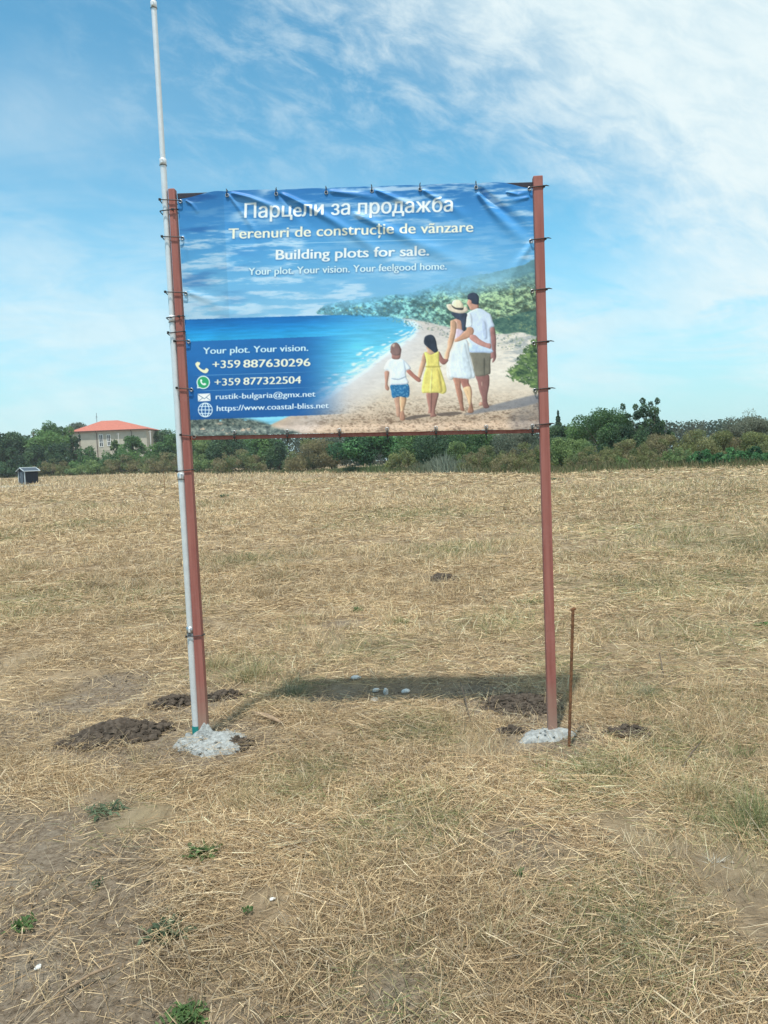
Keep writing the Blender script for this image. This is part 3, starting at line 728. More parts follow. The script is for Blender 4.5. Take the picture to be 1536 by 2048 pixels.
# lettering
def text_mask(body, bl, br, cap, bold=(.05, .02)):
    """coverage of a line of text whose baseline runs from bl to br (photo pixels)"""
    cu = bpy.data.curves.new('t', 'FONT'); cu.body = body; cu.size = 1.0; cu.resolution_u = 5
    ob = bpy.data.objects.new('t', cu); col.objects.link(ob); bpy.context.view_layer.update()
    ev = ob.evaluated_get(bpy.context.evaluated_depsgraph_get()); me = ev.to_mesh(); me.calc_loop_triangles()
    v = np.empty(len(me.vertices) * 3); me.vertices.foreach_get('co', v); v = v.reshape(-1, 3)[:, :2]
    tr = np.empty(len(me.loop_triangles) * 3, np.int32); me.loop_triangles.foreach_get('vertices', tr); tr = tr.reshape(-1, 3)
    ev.to_mesh_clear(); bpy.data.objects.remove(ob); bpy.data.curves.remove(cu)
    w_ = v[:, 0].max() - v[:, 0].min(); bl = np.array(bl, float); br = np.array(br, float)
    ex = (br - bl) / w_; sy = cap / .727; ey = np.array([.02, -1.0]) * sy
    q0 = bl + (v[:, :1] - v[:, 0].min()) * ex + v[:, 1:] * ey
    k = 4; lo = np.floor(q0.min(0)) - 3; hi = np.ceil(q0.max(0)) + 3
    Wd, Hd = ((hi - lo) * SS * k).astype(int); M_ = np.zeros((Hd, Wd), bool); q0 = (q0 - lo) * SS * k
    for t in q0[tr]:
        x0, y0 = np.floor(t.min(0)).astype(int); x1, y1 = np.ceil(t.max(0)).astype(int) + 1
        xx, yy = np.meshgrid(np.arange(x0, x1) + .5, np.arange(y0, y1) + .5)
        d = lambda a, b_: (b_[0] - a[0]) * (yy - a[1]) - (b_[1] - a[1]) * (xx - a[0])
        d1, d2, d3 = d(t[0], t[1]), d(t[1], t[2]), d(t[2], t[0])
        M_[y0:y1, x0:x1] |= ((d1 >= 0) & (d2 >= 0) & (d3 >= 0)) | ((d1 <= 0) & (d2 <= 0) & (d3 <= 0))
    bx = int(bold[0] * sy * SS * k / 2 + .5); by = int(bold[1] * sy * SS * k / 2 + .5)
    o_ = M_.copy()
    for s_ in range(1, bx + 1): o_[:, s_:] |= M_[:, :-s_]; o_[:, :-s_] |= M_[:, s_:]
    M2 = o_.copy()
    for s_ in range(1, by + 1): o_[s_:] |= M2[:-s_]; o_[:-s_] |= M2[s_:]
    o_ = o_.reshape(Hd // k, k, Wd // k, k).mean((1, 3)); out = np.zeros(PX.shape)
    iy = int((lo[1] - Y0) * SS); ix = int((lo[0] - X0) * SS); out[iy:iy + o_.shape[0], ix:ix + o_.shape[1]] = o_
    return out


def letter(m_, c, shade=.5, c2=None):
    s_ = np.clip(blur(np.roll(np.roll(m_, 2, 0), 1, 1), 1.3) * 1.5, 0, 1); over(s_ * shade, (20, 62, 120)); over(np.clip(m_, 0, 1), c)


WHT = (232, 243, 248); CRM = (238, 236, 214)
letter(text_mask('Парц\u0065ли за продажба', (489, 436), (905, 422.5), 30, (.035, .004)), WHT)
letter(text_mask('Terenuri de construcție de vãnzare', (457, 477.5), (946, 463.5), 22, (.045, .0)), CRM)
letter(text_mask('Building plots for sale.', (552, 519), (857.5, 511), 20.5, (.06, .012)), WHT)
letter(text_mask('Your plot. Your vision. Your feelgood home.', (497, 550), (893, 539), 15, (.05, .0)), (214, 236, 244), .6)
letter(text_mask('Your plot. Your vision.', (406, 708), (616, 701.5), 13.6, (.05, .0)), (206, 234, 248))
letter(text_mask('+359', (425, 736.5), (480, 735), 16, (.04, .0)), CRM); letter(text_mask('887630296', (487, 735), (620, 732), 16.2, (.065, .0)), CRM)
letter(text_mask('+359', (429, 771.5), (480, 770), 15, (.04, .0)), CRM); letter(text_mask('877322504', (487, 769.6), (601.5, 766.5), 15.2, (.055, .0)), CRM)
letter(text_mask('rustik-bulgaria@gmx.net', (431.5, 798.5), (630.5, 793), 11.5, (.05, .0)), (222, 236, 246))
letter(text_mask('https://www.coastal-bliss.net', (433.5, 822), (657, 816), 11.5, (.05, .0)), (222, 236, 246))
ZE = lambda p_: [(380 + x / 5.12, 680 + y / 5.12) for x, y in p_]
disc = lambda cx, cy, r_: [(cx + r_ * math.cos(a), cy + r_ * math.sin(a)) for a in np.arange(16) * math.pi / 8]
letter(cover(ZE([(56, 240), (82, 222), (92, 238), (102, 252), (88, 266), (106, 288), (128, 302), (150, 306), (166, 288), (190, 304), (176, 334), (150, 340), (112, 322), (78, 290), (60, 262)])), (236, 232, 196))
over(cover(ZE([(80, 240), (96, 226), (104, 240), (92, 252)])), (236, 232, 196))
letter(np.maximum(cover(ZE(disc(136, 434, 68))), cover(ZE([(76, 450), (72, 496), (120, 490)]), 3, False)), (232, 244, 244))
over(np.maximum(cover(ZE(disc(136, 434, 58))), cover(ZE([(88, 450), (86, 482), (120, 478)]), 3, False)), (46, 158, 106))
over(cover(ZE([(104, 412), (118, 402), (126, 418), (120, 428), (136, 446), (148, 440), (166, 448), (158, 462), (136, 462), (114, 444)])), (240, 248, 248))
letter(cover(ZE([(78, 552), (206, 546), (212, 624), (82, 630)]), 3, False), (236, 242, 246))
for p_ in ([(80, 554), (148, 598), (206, 548), (206, 556), (148, 606), (80, 562)], [(82, 628), (128, 590), (134, 594), (90, 628)], [(210, 622), (162, 588), (168, 584), (210, 616)]):
    over(cover(ZE(p_), 3, False), (92, 116, 140))
gl = np.clip(cover(ZE(disc(157, 716, 75))) - cover(ZE(disc(157, 716, 67))), 0, 1); u5 = (PX - 380) * 5.12 - 157; v5 = (PY - 680) * 5.12 - 716
inn = cover(ZE(disc(157, 716, 72)))
for l_ in (np.abs(v5), np.abs(v5 - 36), np.abs(v5 + 36), np.abs(u5), np.abs(np.hypot(u5 / 38, v5 / 72) - 1) * 34): gl = np.maximum(gl, inn * np.clip(1.5 - l_ / 4.0, 0, 1))
letter(gl, (226, 240, 248))
img = np.clip(img, 0, 1); img = .4 * img + .6 * blur(img, .5)

# ---- the sheet itself with its folds
NXB, NYB = 820, 580
uu, vv = np.meshgrid(np.linspace(0, 1, NXB), np.linspace(0, 1, NYB))
bx_ = XL + .001 + (XR - XL - .002) * uu
ztop = 3.113 - .055 * uu - .036 * (sstep(.12, 0, uu) + sstep(.90, 1.0, uu)) * 1.0
TIE_T = [455, 553, 653, 744, 840, 952]
WN = np.array([-SD[1], SD[0]])


def on_sign(px, py, yoff=0.0):
    """local sign coordinates of the point of the sign plane seen at a pixel"""
    d = ray(px, py); o_ = CAM[:2] - SL; t = (yoff - o_ @ WN) / (d[:2] @ WN); Pw = CAM + d * t
    return float((Pw[:2] - SL) @ SD), float(Pw[2])


for px in TIE_T:
    x_, _ = on_sign(px, 380); ztop -= .004 * np.exp(-((bx_ - x_) / .03) ** 2) - .0
ztop += .006 * (fbm(uu * 9, uu * 0, 3, 201) - .5)
zbot = 1.773 - .044 * uu + .006 * (fbm(uu * 14, uu * 0 + 3, 3, 202) - .5)
bz_ = ztop + (zbot - ztop) * vv
wr = .010 * (fbm(bx_ * 2.0, bz_ * 2.4, 3, 203) - .5) + .0022 * (fbm(bx_ * 9, bz_ * 9, 3, 204) - .5)
FOLDS = [  # (pixel polyline, height, width, fade)
    ([(459, 387), (500, 397), (540, 412), (600, 440)], .011, .012), ([(456, 388), (480, 420), (510, 462), (530, 500)], .006, .012),
    ([(557, 386), (610, 412), (672, 446), (740, 492), (800, 540)], .011, .017), ([(556, 388), (590, 420), (640, 470)], -.005, .016),
    ([(655, 384), (720, 392), (800, 404)], .007, .014), ([(748, 382), (800, 402), (850, 425)], .011, .012), ([(700, 425), (785, 464), (884, 510), (975, 560)], .009, .024),
    ([(842, 380), (890, 408), (940, 440)], .008, .014), ([(955, 376), (1000, 418), (1066, 476)], -.016, .018), ([(952, 385), (985, 425), (1050, 488)], .012, .018),
    ([(372, 402), (385, 410), (398, 428)], .007, .006), ([(1010, 386), (1035, 391), (1060, 384)], .007, .007), ([(366, 470), (372, 500), (376, 560)], .006, .012),
    ([(1060, 396), (1030, 402), (990, 400)], .005, .012), ([(375, 585), (420, 600), (470, 640)], .004, .02), ([(1070, 480), (1040, 520), (1000, 600)], .005, .02)]
for pl, hgt, wd in FOLDS:
    q0 = np.array([on_sign(*p_) for p_ in pl]); Ls = np.hypot(*np.diff(q0, axis=0).T); tot_ = Ls.sum(); acc = 0; best = np.full(bx_.shape, 1e9); par = np.zeros(bx_.shape)
    for a, c, l_ in zip(q0[:-1], q0[1:], Ls):
        e = (c - a) / l_; tt = np.clip((bx_ - a[0]) * e[0] + (bz_ - a[1]) * e[1], 0, l_)
        dd = np.hypot(bx_ - a[0] - tt * e[0], bz_ - a[1] - tt * e[1]); m_ = dd < best; best = np.where(m_, dd, best); par = np.where(m_, (acc + tt) / tot_, par); acc += l_
    wq = wd * (.55 + 1.5 * par); wr += 1.4 * hgt * np.exp(-(best / wq) ** 2) * (1 - par) ** .8 * sstep(0, .08, par)
edge = sstep(0, .02, uu) * sstep(1, .98, uu)
by_ = -.012 - wr * (.3 + .7 * edge) - .012 * sstep(.96, 1, vv)
bw = s2w(bx_, by_ * 0 - .012, bz_); qx, qy = proj(bw.reshape(-1, 3))
ax_ = np.clip((qx - X0) * SS - .5, 0, img.shape[1] - 1.001); ay2 = np.clip((qy - Y0) * SS - .5, 0, img.shape[0] - 1.001)
ia, ja = ax_.astype(int), ay2.astype(int); fa, fb = (ax_ - ia)[:, None], (ay2 - ja)[:, None]
bcol = (img[ja, ia] * (1 - fa) + img[ja, ia + 1] * fa) * (1 - fb) + (img[ja + 1, ia] * (1 - fa) + img[ja + 1, ia + 1] * fa) * fb
INK = 1.06
bcol = np.clip(lin(np.clip(bcol, 0, 1)) * INK, .004, .88)
i0 = (np.arange(NYB - 1)[:, None] * NXB + np.arange(NXB - 1)[None, :]).ravel()
M_banner = attr_mat('printed_vinyl', .45, .28, .0)
banner = npmesh('banner', np.stack([bx_, by_, bz_], -1), np.stack([i0, i0 + NXB, i0 + NXB + 1, i0 + 1], 1), M_banner, sign, bcol, True)


# ---- grommets and cable ties
def grommet(x, z, y=-.016):
    bm = bmesh.new(); add_tube(bm, [(x + .0085 * math.cos(a), y, z + .0085 * math.sin(a)) for a in np.arange(14) * math.pi / 7], .0026, 6, True)
    return bmobj('grommet', bm, M_steel, banner, True)


def tie(path, r_=.0030, tail=None, lock=None):
    bm = bmesh.new(); add_tube(bm, path, r_, 6, True)
    if tail: add_tube(bm, tail, [.0034] * (len(tail) - 1) + [.0016], 6)
    if lock: add_box(bm, lock[0] - .006, lock[0] + .006, lock[1] - .005, lock[1] + .004, lock[2] - .006, lock[2] + .006, .001)
    return bmobj('cable_tie', bm, M_tie, sign, True)


def loop(x0, x1, z0, z1, y0=-.0295, y1=.0295, n=4, zb=None):
    """rounded loop round whatever lies between x0 and x1; front runs from z0 to z1"""
    r_ = .008; c = []
    zf = lambda x: z0 + (z1 - z0) * (x - x0) / (x1 - x0)
    for cx, cy, a0 in ((x0 + r_, y0 + r_, math.pi), (x1 - r_, y0 + r_, 1.5 * math.pi), (x1 - r_, y1 - r_, 0), (x0 + r_, y1 - r_, .5 * math.pi)):
        for k in range(n + 1):
            a = a0 + k * math.pi / 2 / n; x = cx + r_ * math.cos(a); c.append((x, cy + r_ * math.sin(a), zf(x) + (0 if cy < 0 else -.004)))
    return c


rr = random.Random(3)
PXC = -.047                                         # axis of the telescopic pole beside the left post
xpl, xpr = -.004 - PH - .004, -.004 + PH + .004
for py in (398, 472, 583, 776, 870):
    _, z = on_sign(372 + (py - 398) * .06, py, -.03); wide = py in (398, 472, 583)
    x0 = PXC - .025 if wide else xpl - (.006 if py == 776 else .0)
    tie(loop(x0, XL + .022, z + .006, z - .004), lock=(x0 + .004, -.031, z + .006))
    grommet(XL + .018, z - .006)
_, z = on_sign(375, 681, -.03); tie(loop(xpl, XL + .022, z, z), lock=(xpl, -.03, z)); grommet(XL + .018, z - .004)
for py, lk in ((418, 1), (632, 1), (663, 0), (940, 0), (1272, 0)):
    _, z = on_sign(360 + (py - 418) * .06, py, -.03)
    tie(loop(PXC - .026, xpr, z - .004, z + .003), lock=(.0 if lk else PXC - .018, -.031, z), tail=[(.004, -.031, z), (.006, -.034, z - .016)] if lk else None)
for py in (373, 478, 579, 684, 778, 849):
    _, z = on_sign(1075, py, -.03); t1 = rr.uniform(.028, .042)
    tie(loop(XR - .022, 1.997 + PH + .004, z - .002, z + .002), lock=(1.997 + PH + .004, -.026, z), tail=[(1.997 + PH, -.029, z + .001), (1.997 + PH + t1 * .5, -.032, z + .003), (1.997 + PH + t1, -.03, z - .001)])
    grommet(XR - .018, z - .004)


def zt(x): return float(np.interp(x, bx_[0], ztop[0]))
def zb_(x): return float(np.interp(x, bx_[-1], zbot[-1]))


for px in TIE_T:
    x, _ = on_sign(px, 382); z = zt(x)
    tie([(x - .002, -.020, z - .022), (x, -.024, z - .008), (x, -.018, z + .004), (x, .004, z + .008), (x, .026, z), (x, .027, z - .03), (x, .010, z - .036), (x - .001, -.010, z - .030)], r_=.0026, tail=[(x, -.016, z + .004), (x + rr.uniform(-.004, .004), -.014, z + .014)])
    grommet(x, z - .022)
for px, long_ in ((471, 0), (576, 1), (680, 0), (775, 1), (872, 0), (972, 1), (1064, 0)):
    x, _ = on_sign(px, 866); z = zb_(x)
    tie([(x, -.030, z + .014), (x, -.030, z - .004), (x, -.024, z - .030), (x, .0, z - .034), (x, .022, z - .028), (x, .022, z + .006), (x, .006, z + .016), (x, -.012, z + .020)], lock=(x, -.031, z - .012), tail=[(x, -.026, z - .028), (x + .001, -.024, z - (.056 if long_ else .04))])
    grommet(x, z + .016, -.027)

# ------------------------------------------------------------------ telescopic pole tied to the left post
pole = empty('telescopic_pole', (*s2w(PXC, 0, 0)[:2], 0), SANG)
tag(pole, 'tall telescopic aluminium pole strapped to the left red post', 'pole')
JN = [(0, .045, .0265), (.045, .668, .0232), (.668, 1.55, .0208), (1.55, 2.43, .0188), (2.43, 3.285, .0168), (3.285, 4.118, .0146), (4.118, 4.95, .0122)]
JN[0] = (-.05, .10, .0265)
for i, (z0, z1, r_) in enumerate(JN):
    bm = bmesh.new()
    if i == 0:
        add_tube(bm, [(0, 0, z0), (0, 0, z1), (0, 0, z1 + .003)], [r_, r_, r_ - .002], 28, cap=False); bmobj('green_sleeve', bm, M_green, pole, True)
    else:
        add_tube(bm, [(0, 0, z0 - (.06 if i > 1 else 0)), (0, 0, z1)], r_, 28, cap=False); bmobj('tube_section', bm, M_alu, pole, True)
    if 1 <= i < 6:
        bm = bmesh.new(); nr = r_ + .0022
        add_tube(bm, [(0, 0, z1 - .018), (0, 0, z1 - .016), (0, 0, z1 + .016), (0, 0, z1 + .019)], [r_, nr, nr, JN[i + 1][2]], 28, cap=False)
        c = bmobj('clamp_collar', bm, M_steel if i == 1 else M_alu, pole, True)
        bm = bmesh.new(); add_box(bm, -.006, .006, -nr - .006, -nr + .004, z1 - .012, z1 + .012, .0015); bmobj('clamp_lever', bm, M_alu, c)
        bm = bmesh.new(); add_tube(bm, [(nr * 1.02 * math.cos(a), nr * 1.02 * math.sin(a), z1 - .019) for a in np.arange(24) * math.pi / 12], .0014, 5, True); bmobj('seal_ring', bm, M_tie, c, True)
bm = bmesh.new()
for x in (-.012, -.004, .003): add_box(bm, x, x + .006, -.0238, -.021, .636, .644)
st = bmobj('printed_mark', bm, M_dark, pole)

# ------------------------------------------------------------------ trees and bushes along the far edge of the field
EDX = [-400, 0, 300, 500, 700, 900, 1085, 1300, 1540, 1900]; EDD = [185, 180, 168, 135, 102, 76, 61, 62, 59, 56]
edge_d = lambda px: float(np.interp(px, EDX, EDD))
FOL = {'dark': [(0.061, 0.121, 0.061), (0.091, 0.161, 0.074), (0.045, 0.091, 0.053)], 'mid': [(0.101, 0.198, 0.069), (0.143, 0.253, 0.085), (0.074, 0.149, 0.061)],
       'olive': [(0.211, 0.224, 0.095), (0.185, 0.211, 0.088), (0.263, 0.238, 0.123), (0.150, 0.193, 0.084), (0.238, 0.211, 0.116)],
       'green': [(0.167, 0.250, 0.095), (0.224, 0.309, 0.119), (0.130, 0.203, 0.086)],
       'yellow': [(0.230, 0.259, 0.101), (0.180, 0.213, 0.091), (0.273, 0.278, 0.131)], 'grey': [(0.143, 0.172, 0.121), (0.202, 0.223, 0.161), (0.110, 0.143, 0.101)], 'fig': [(0.061, 0.172, 0.064), (0.101, 0.243, 0.091), (0.045, 0.121, 0.056)]}


def leaf_cloud(lobes, n, size, pal, elong=1.0, upright=0.0, shell=.55):
    """many small leaf faces spread through the volume of a crown made of ellipsoid clumps"""
    lobes = np.array(lobes, float); vol = lobes[:, 3] * lobes[:, 5]; k = R.choice(len(lobes), n, p=vol / vol.sum())
    u = norm(R.normal(0, 1, (n, 3))); r_ = (shell + (1 - shell) * R.random(n) ** .6) * (1 + R.normal(0, .10, n))
    r_ = np.minimum(r_, 1.12); c = lobes[k, :3] + u * r_[:, None] * lobes[k, 3:6]
    tn = R.random(len(lobes)); pal = np.array(pal); colr = pal[(tn[k] * len(pal)).astype(int)] * (.75 + .5 * R.random((n, 1)))
    nrm = norm(u * .7 + R.normal(0, .75, (n, 3)) + np.array([0, 0, .25])); a = norm(np.cross(nrm, norm(R.normal(0, 1, (n, 3)) + np.array([0, 0, 1e-3]))))
    if upright: a = norm(a * (1 - upright) + np.array([0, 0, 1.0]) * upright)
    b_ = np.cross(nrm, a); s1 = size * (.6 + .8 * R.random((n, 1)))
    a = a * s1 * .5 * elong; b_ = b_ * s1 * .5 / elong ** .5
    v = np.stack([c - a, c - b_ * .8 + a * .1, c + a, c + b_ * .8 + a * .1], 1).reshape(-1, 3)
    return v, np.arange(n * 4).reshape(n, 4), np.repeat(colr, 4, 0), c


def limbs(bm, base, tips, r0):
    base = Vector(base)
    for t in tips:
        t = Vector(t); mid = base.lerp(t, .5) + Vector((R.normal(0, .06), R.normal(0, .06), .08)) * (t - base).length
        add_tube(bm, [base, mid, t], [r0, r0 * .6, r0 * .2], 5)


def plant(px, ytop, wpx, doff, kind, label, cat='bush', form='round', pal=None, group=None, dens=1.0):
    D = edge_d(px) + doff; g = at(px, 900, D); x0 = g[0]; z0 = float(gz(np.array([x0]), np.array([D]))[0])
    top = at(px, ytop, D)[2]; h = max(.6, top - z0); w = wpx / F * D / 2 * (1.55 if form == 'round' and cat == 'tree' else 1.28); ls = (.0016 if kind in ('olive', 'yellow', 'green', 'grey') else .0020) * D
    tree = cat == 'tree'
    root = empty({'tree': 'tree', 'bush': 'bush', 'shrub': 'shrub', 'conifer': 'conifer_tree'}[cat], (x0, D, z0)); tag(root, label, cat if cat != 'conifer' else 'tree', group)
    lobes = []; bm = bmesh.new(); tips = []
    if form == 'conifer':
        for i in range(9):
            t = i / 8; zc = h * (.12 + .84 * t); rr_ = w * (1 - t) ** .85 + .06
            for k in range(5):
                a = k * 1.2566 + i * .7; lobes.append((rr_ * .55 * math.cos(a), rr_ * .55 * math.sin(a), zc - rr_ * .12, rr_ * .5 + .05, rr_ * .5 + .05, h * .055))
        add_tube(bm, [(0, 0, -.3), (0, 0, h * .5), (0, 0, h * .97)], [.16, .1, .02], 6)
        n = int(7000 * dens)
    else:
        nl = {'round': 26, 'airy': 34, 'column': 16, 'low': 60, 'bare': 10}[form]
        lo = .34 if tree else .18
        for i in range(nl):
            a = R.random() * 6.283; t = R.random(); q0 = math.sqrt(R.random()); zc = h * (lo + (.88 - lo) * t)
            prof = math.sin(math.pi * min(1, .22 + .66 * t)) ** .7 if form != 'low' else 1.0
            rr_ = w * (.16 + .17 * R.random()) * (.62 if form == 'airy' else 1.05); rz = min(rr_ * (.85 if tree else 1.0), h * .22)
            x = (w * prof - rr_ * .7) * q0 * math.cos(a); y = (w * prof - rr_ * .7) * q0 * math.sin(a)
            if form == 'low' or (cat == 'bush' and i % 2):   # broken skyline of many small upright sprays
                rr_ *= .55; hx_ = h * (.62 + .38 * R.random()) * (1 - .45 * q0 ** 3); rz = h * (.10 + .12 * R.random()); zc = rz * .6 + (hx_ - rz * 1.6) * R.random() ** .45
                x = (w - rr_ * .5) * q0 * math.cos(a); y = (w - rr_ * .5) * q0 * math.sin(a)
            zc = min(zc, h - rz * .9); lobes.append((x, y, zc, rr_, rr_, rz)); tips.append((x, y, zc))
        lobes.append((0, 0, h * (.84), w * .22, w * .22, h * .12))
        th = h * (.30 if tree else .05); tr = max(.05, h * .022)
        if tree:
            add_tube(bm, [(0, 0, -.3), (R.normal(0, .05) * h * .2, 0, th), (0, 0, h * .62)], [tr * 1.4, tr, tr * .5], 7)
            limbs(bm, (0, 0, th), tips[::2], tr * .5)
        else:
            limbs(bm, (0, 0, -.1), tips[::3], max(.02, h * .010))
        area = w * h * 2; n = int(np.clip(area / ls ** 2 * 8.5, 1500, 42000) * dens * (.75 if form in ('airy',) else (.12 if form == 'bare' else 1)))
        if form in ('airy', 'bare'):                # thin sprays that stand clear of the crown
            for t in tips[::2]:
                d = Vector(t) - Vector((0, 0, h * .3)); e = Vector(t) + d.normalized() * w * .38; e.z = min(e.z, h * 1.02); add_tube(bm, [t, Vector(t).lerp(e, .5) + Vector((0, 0, w * .05)), e], [.03, .02, .008], 4)
                if form == 'airy': lobes.append((e.x, e.y, e.z, w * .10, w * .10, w * .13))
    col_ = pal or FOL[kind]; el = {'olive': 1.7, 'yellow': 1.5, 'grey': 1.5, 'fig': 1.25}.get(kind, 1.15)
    v, f, c, cen = leaf_cloud(lobes, n, ls * (1.5 if kind == 'fig' else 1.0) * (.8 if form == 'bare' else 1), col_, el, .45 if kind in ('olive', 'yellow', 'grey') else 0.0)
    keep = cen[:, 2] > .02; kf = np.repeat(keep, 4); v = v[kf]; c = c[kf]; f = np.arange(len(v)).reshape(-1, 4)
    npmesh('crown' if tree or cat == 'conifer' else 'foliage', v, f, M_leaf, root, c)
    bmobj('trunk' if tree or cat == 'conifer' else 'stems', bm, M_bark, root)
    return root


VEG = [
    (22, 862, 84, 5, 'dark', 'dark round tree at the far left end of the hedge', 'tree', 'round'),
    (102, 837, 80, 12, 'mid', 'tallest dense green tree standing left of the orange roofed house', 'tree', 'round'),
    (162, 842, 56, 62, 'grey', 'grey green tree rising behind the left slope of the orange roof', 'tree', 'round'),
    (152, 868, 30, 4, 'dark', 'small dark tree covering the left wall corner of the house', 'tree', 'airy'),
    (266, 866, 38, 8, 'mid', 'leafy green tree in front of the right half of the house', 'tree', 'round'),
    (230, 876, 22, 6, 'green', 'light green small tree just right of the tall house windows', 'tree', 'airy'),
    (322, 858, 56, 60, 'dark', 'dark tree behind the right end of the house', 'tree', 'round'),
    (345, 864, 46, 6, 'mid', 'green tree just left of the telescopic pole', 'tree', 'round'),
    (62, 892, 66, 1, 'dark', 'dark bush directly behind the navy shed', 'bush', 'round'),
    (122, 886, 70, 3, 'dark', 'dark green bush between the shed and the house', 'bush', 'round'),
    (180, 893, 66, 2, 'mid', 'rounded green bush below the left part of the house wall', 'bush', 'round'),
    (242, 895, 84, 2, 'mid', 'wide green bush below the tall house windows', 'bush', 'round'),
    (312, 888, 70, 3, 'mid', 'green bush below the right end of the house', 'bush', 'round'),
    (20, 915, 60, -2, 'dark', 'low dark bush left of the navy shed', 'bush', 'low'),
    (108, 914, 74, -2, 'olive', 'low olive brown bush right of the navy shed', 'bush', 'low'),
    (182, 918, 80, -3, 'green', 'low green bush below the house beside olive scrub', 'bush', 'low'),
    (248, 908, 80, -3, 'olive', 'olive brown bush below the house in the middle of the scrub row', 'bush', 'low'),
    (330, 902, 90, -3, 'olive', 'tall olive brown bush ending at the telescopic pole', 'bush', 'low'),
    (402, 872, 50, 8, 'green', 'green tree right of the left post under the banner corner', 'tree', 'round'),
    (455, 862, 84, 10, 'dark', 'dark tree behind the tawny bush under the banner', 'tree', 'round'),
    (522, 868, 70, 9, 'mid', 'green tree under the banner left of its bare stemmed bush', 'tree', 'round'),
    (405, 905, 60, -2, 'green', 'low green bush at the foot of the left post', 'bush', 'low'),
    (482, 896, 100, -2, 'olive', 'broad tawny bush under the left part of the banner', 'bush', 'low'),
    (556, 880, 52, 1, 'dark', 'dark leafy bush between two tawny bushes under the banner', 'bush', 'round'),
    (622, 876, 96, 0, 'olive', 'big olive brown bush under the middle of the banner', 'bush', 'round'),
    (662, 868, 70, 9, 'grey', 'grey green tree behind the big olive brown bush', 'tree', 'round'),
    (738, 862, 104, 2, 'fig', 'bright large leaved green tree under the middle of the banner', 'tree', 'round'),
    (806, 894, 62, 0, 'yellow', 'yellowish bush right of the large leaved green tree', 'bush', 'low'),
    (825, 862, 70, 9, 'mid', 'green tree behind the yellowish bush under the banner', 'tree', 'round'),
    (884, 862, 90, 7, 'dark', 'dark green tree behind the silvery grass under the banner', 'tree', 'round'),
    (948, 860, 90, 8, 'mid', 'fresh green tree behind the right part of the banner', 'tree', 'round'),
    (916, 880, 46, 3, 'green', 'small upright green bush above the silvery grass', 'bush', 'round'),
    (975, 888, 100, 0, 'olive', 'olive bush right of the silvery grass', 'bush', 'low'),
    (1048, 882, 96, 0, 'olive', 'olive bush just left of the right post', 'bush', 'low'),
    (1030, 862, 100, 12, 'grey', 'dull grey green tree left of the right post', 'tree', 'round'),
    (1118, 822, 26, 40, 'dark', 'lone pointed conifer just right of the right post', 'conifer', 'conifer'),
    (1122, 850, 74, 16, 'dark', 'dark tree below the pointed conifer', 'tree', 'round'),
    (1108, 872, 70, 3, 'green', 'green bush just right of the right post', 'bush', 'round'),
    (1158, 876, 76, 3, 'green', 'green bush below the broad tree right of the conifer', 'bush', 'round'),
    (1203, 815, 104, 9, 'mid', 'broad bright green tree right of the pointed conifer', 'tree', 'round'),
    (1290, 802, 82, 8, 'dark', 'tallest airy dark tree on the right with ragged top', 'tree', 'airy'),
    (1245, 846, 74, 6, 'dark', 'dark tree filling the gap below the airy tree', 'tree', 'round'),
    (1180, 890, 90, 0, 'olive', 'olive bush below the broad bright green tree', 'bush', 'low'),
    (1256, 876, 96, 1, 'olive', 'brownish bush below the tallest airy tree', 'bush', 'low'),
    (1335, 866, 96, 3, 'olive', 'brownish bush right of the tallest airy tree', 'bush', 'round'),
    (1392, 860, 84, 4, 'yellow', 'yellow green bush right of the brownish bush', 'bush', 'round'),
    (1450, 862, 86, 5, 'olive', 'brown tinged bush below the thin twiggy tree', 'bush', 'round'),
    (1518, 862, 86, 4, 'yellow', 'yellow green bush at the right end of the hedge', 'bush', 'round'),
    (1228, 908, 70, -1, 'green', 'low green bush at the field edge below brownish scrub', 'bush', 'low'),
    (1300, 902, 70, -1, 'olive', 'low olive bush at the field edge where the straw begins', 'bush', 'low'),
    (1356, 892, 66, -1, 'green', 'low green bush left of the dark leafy shrubs', 'bush', 'low'),
    (1505, 832, 76, 16, 'grey', 'thin twiggy grey tree at the right edge', 'tree', 'round'),
    (1500, 812, 104, 17, 'grey', 'bare branched tree top above the yellow green bush', 'tree', 'bare'),
    (1412, 897, 60, -2, 'fig', 'dark leafy shrub, first from the left of the row at right', 'shrub', 'low', None, 'dark leafy shrubs at the right'),
    (1460, 893, 62, -2, 'fig', 'dark leafy shrub, second from the left of the row at right', 'shrub', 'low', None, 'dark leafy shrubs at the right'),
    (1510, 890, 64, -2, 'fig', 'dark leafy shrub, third from the left of the row at right', 'shrub', 'low', None, 'dark leafy shrubs at the right'),
    (1562, 888, 60, -2, 'fig', 'dark leafy shrub cut by the right picture edge', 'shrub', 'low', None, 'dark leafy shrubs at the right'),
]
for a in VEG: plant(*a)

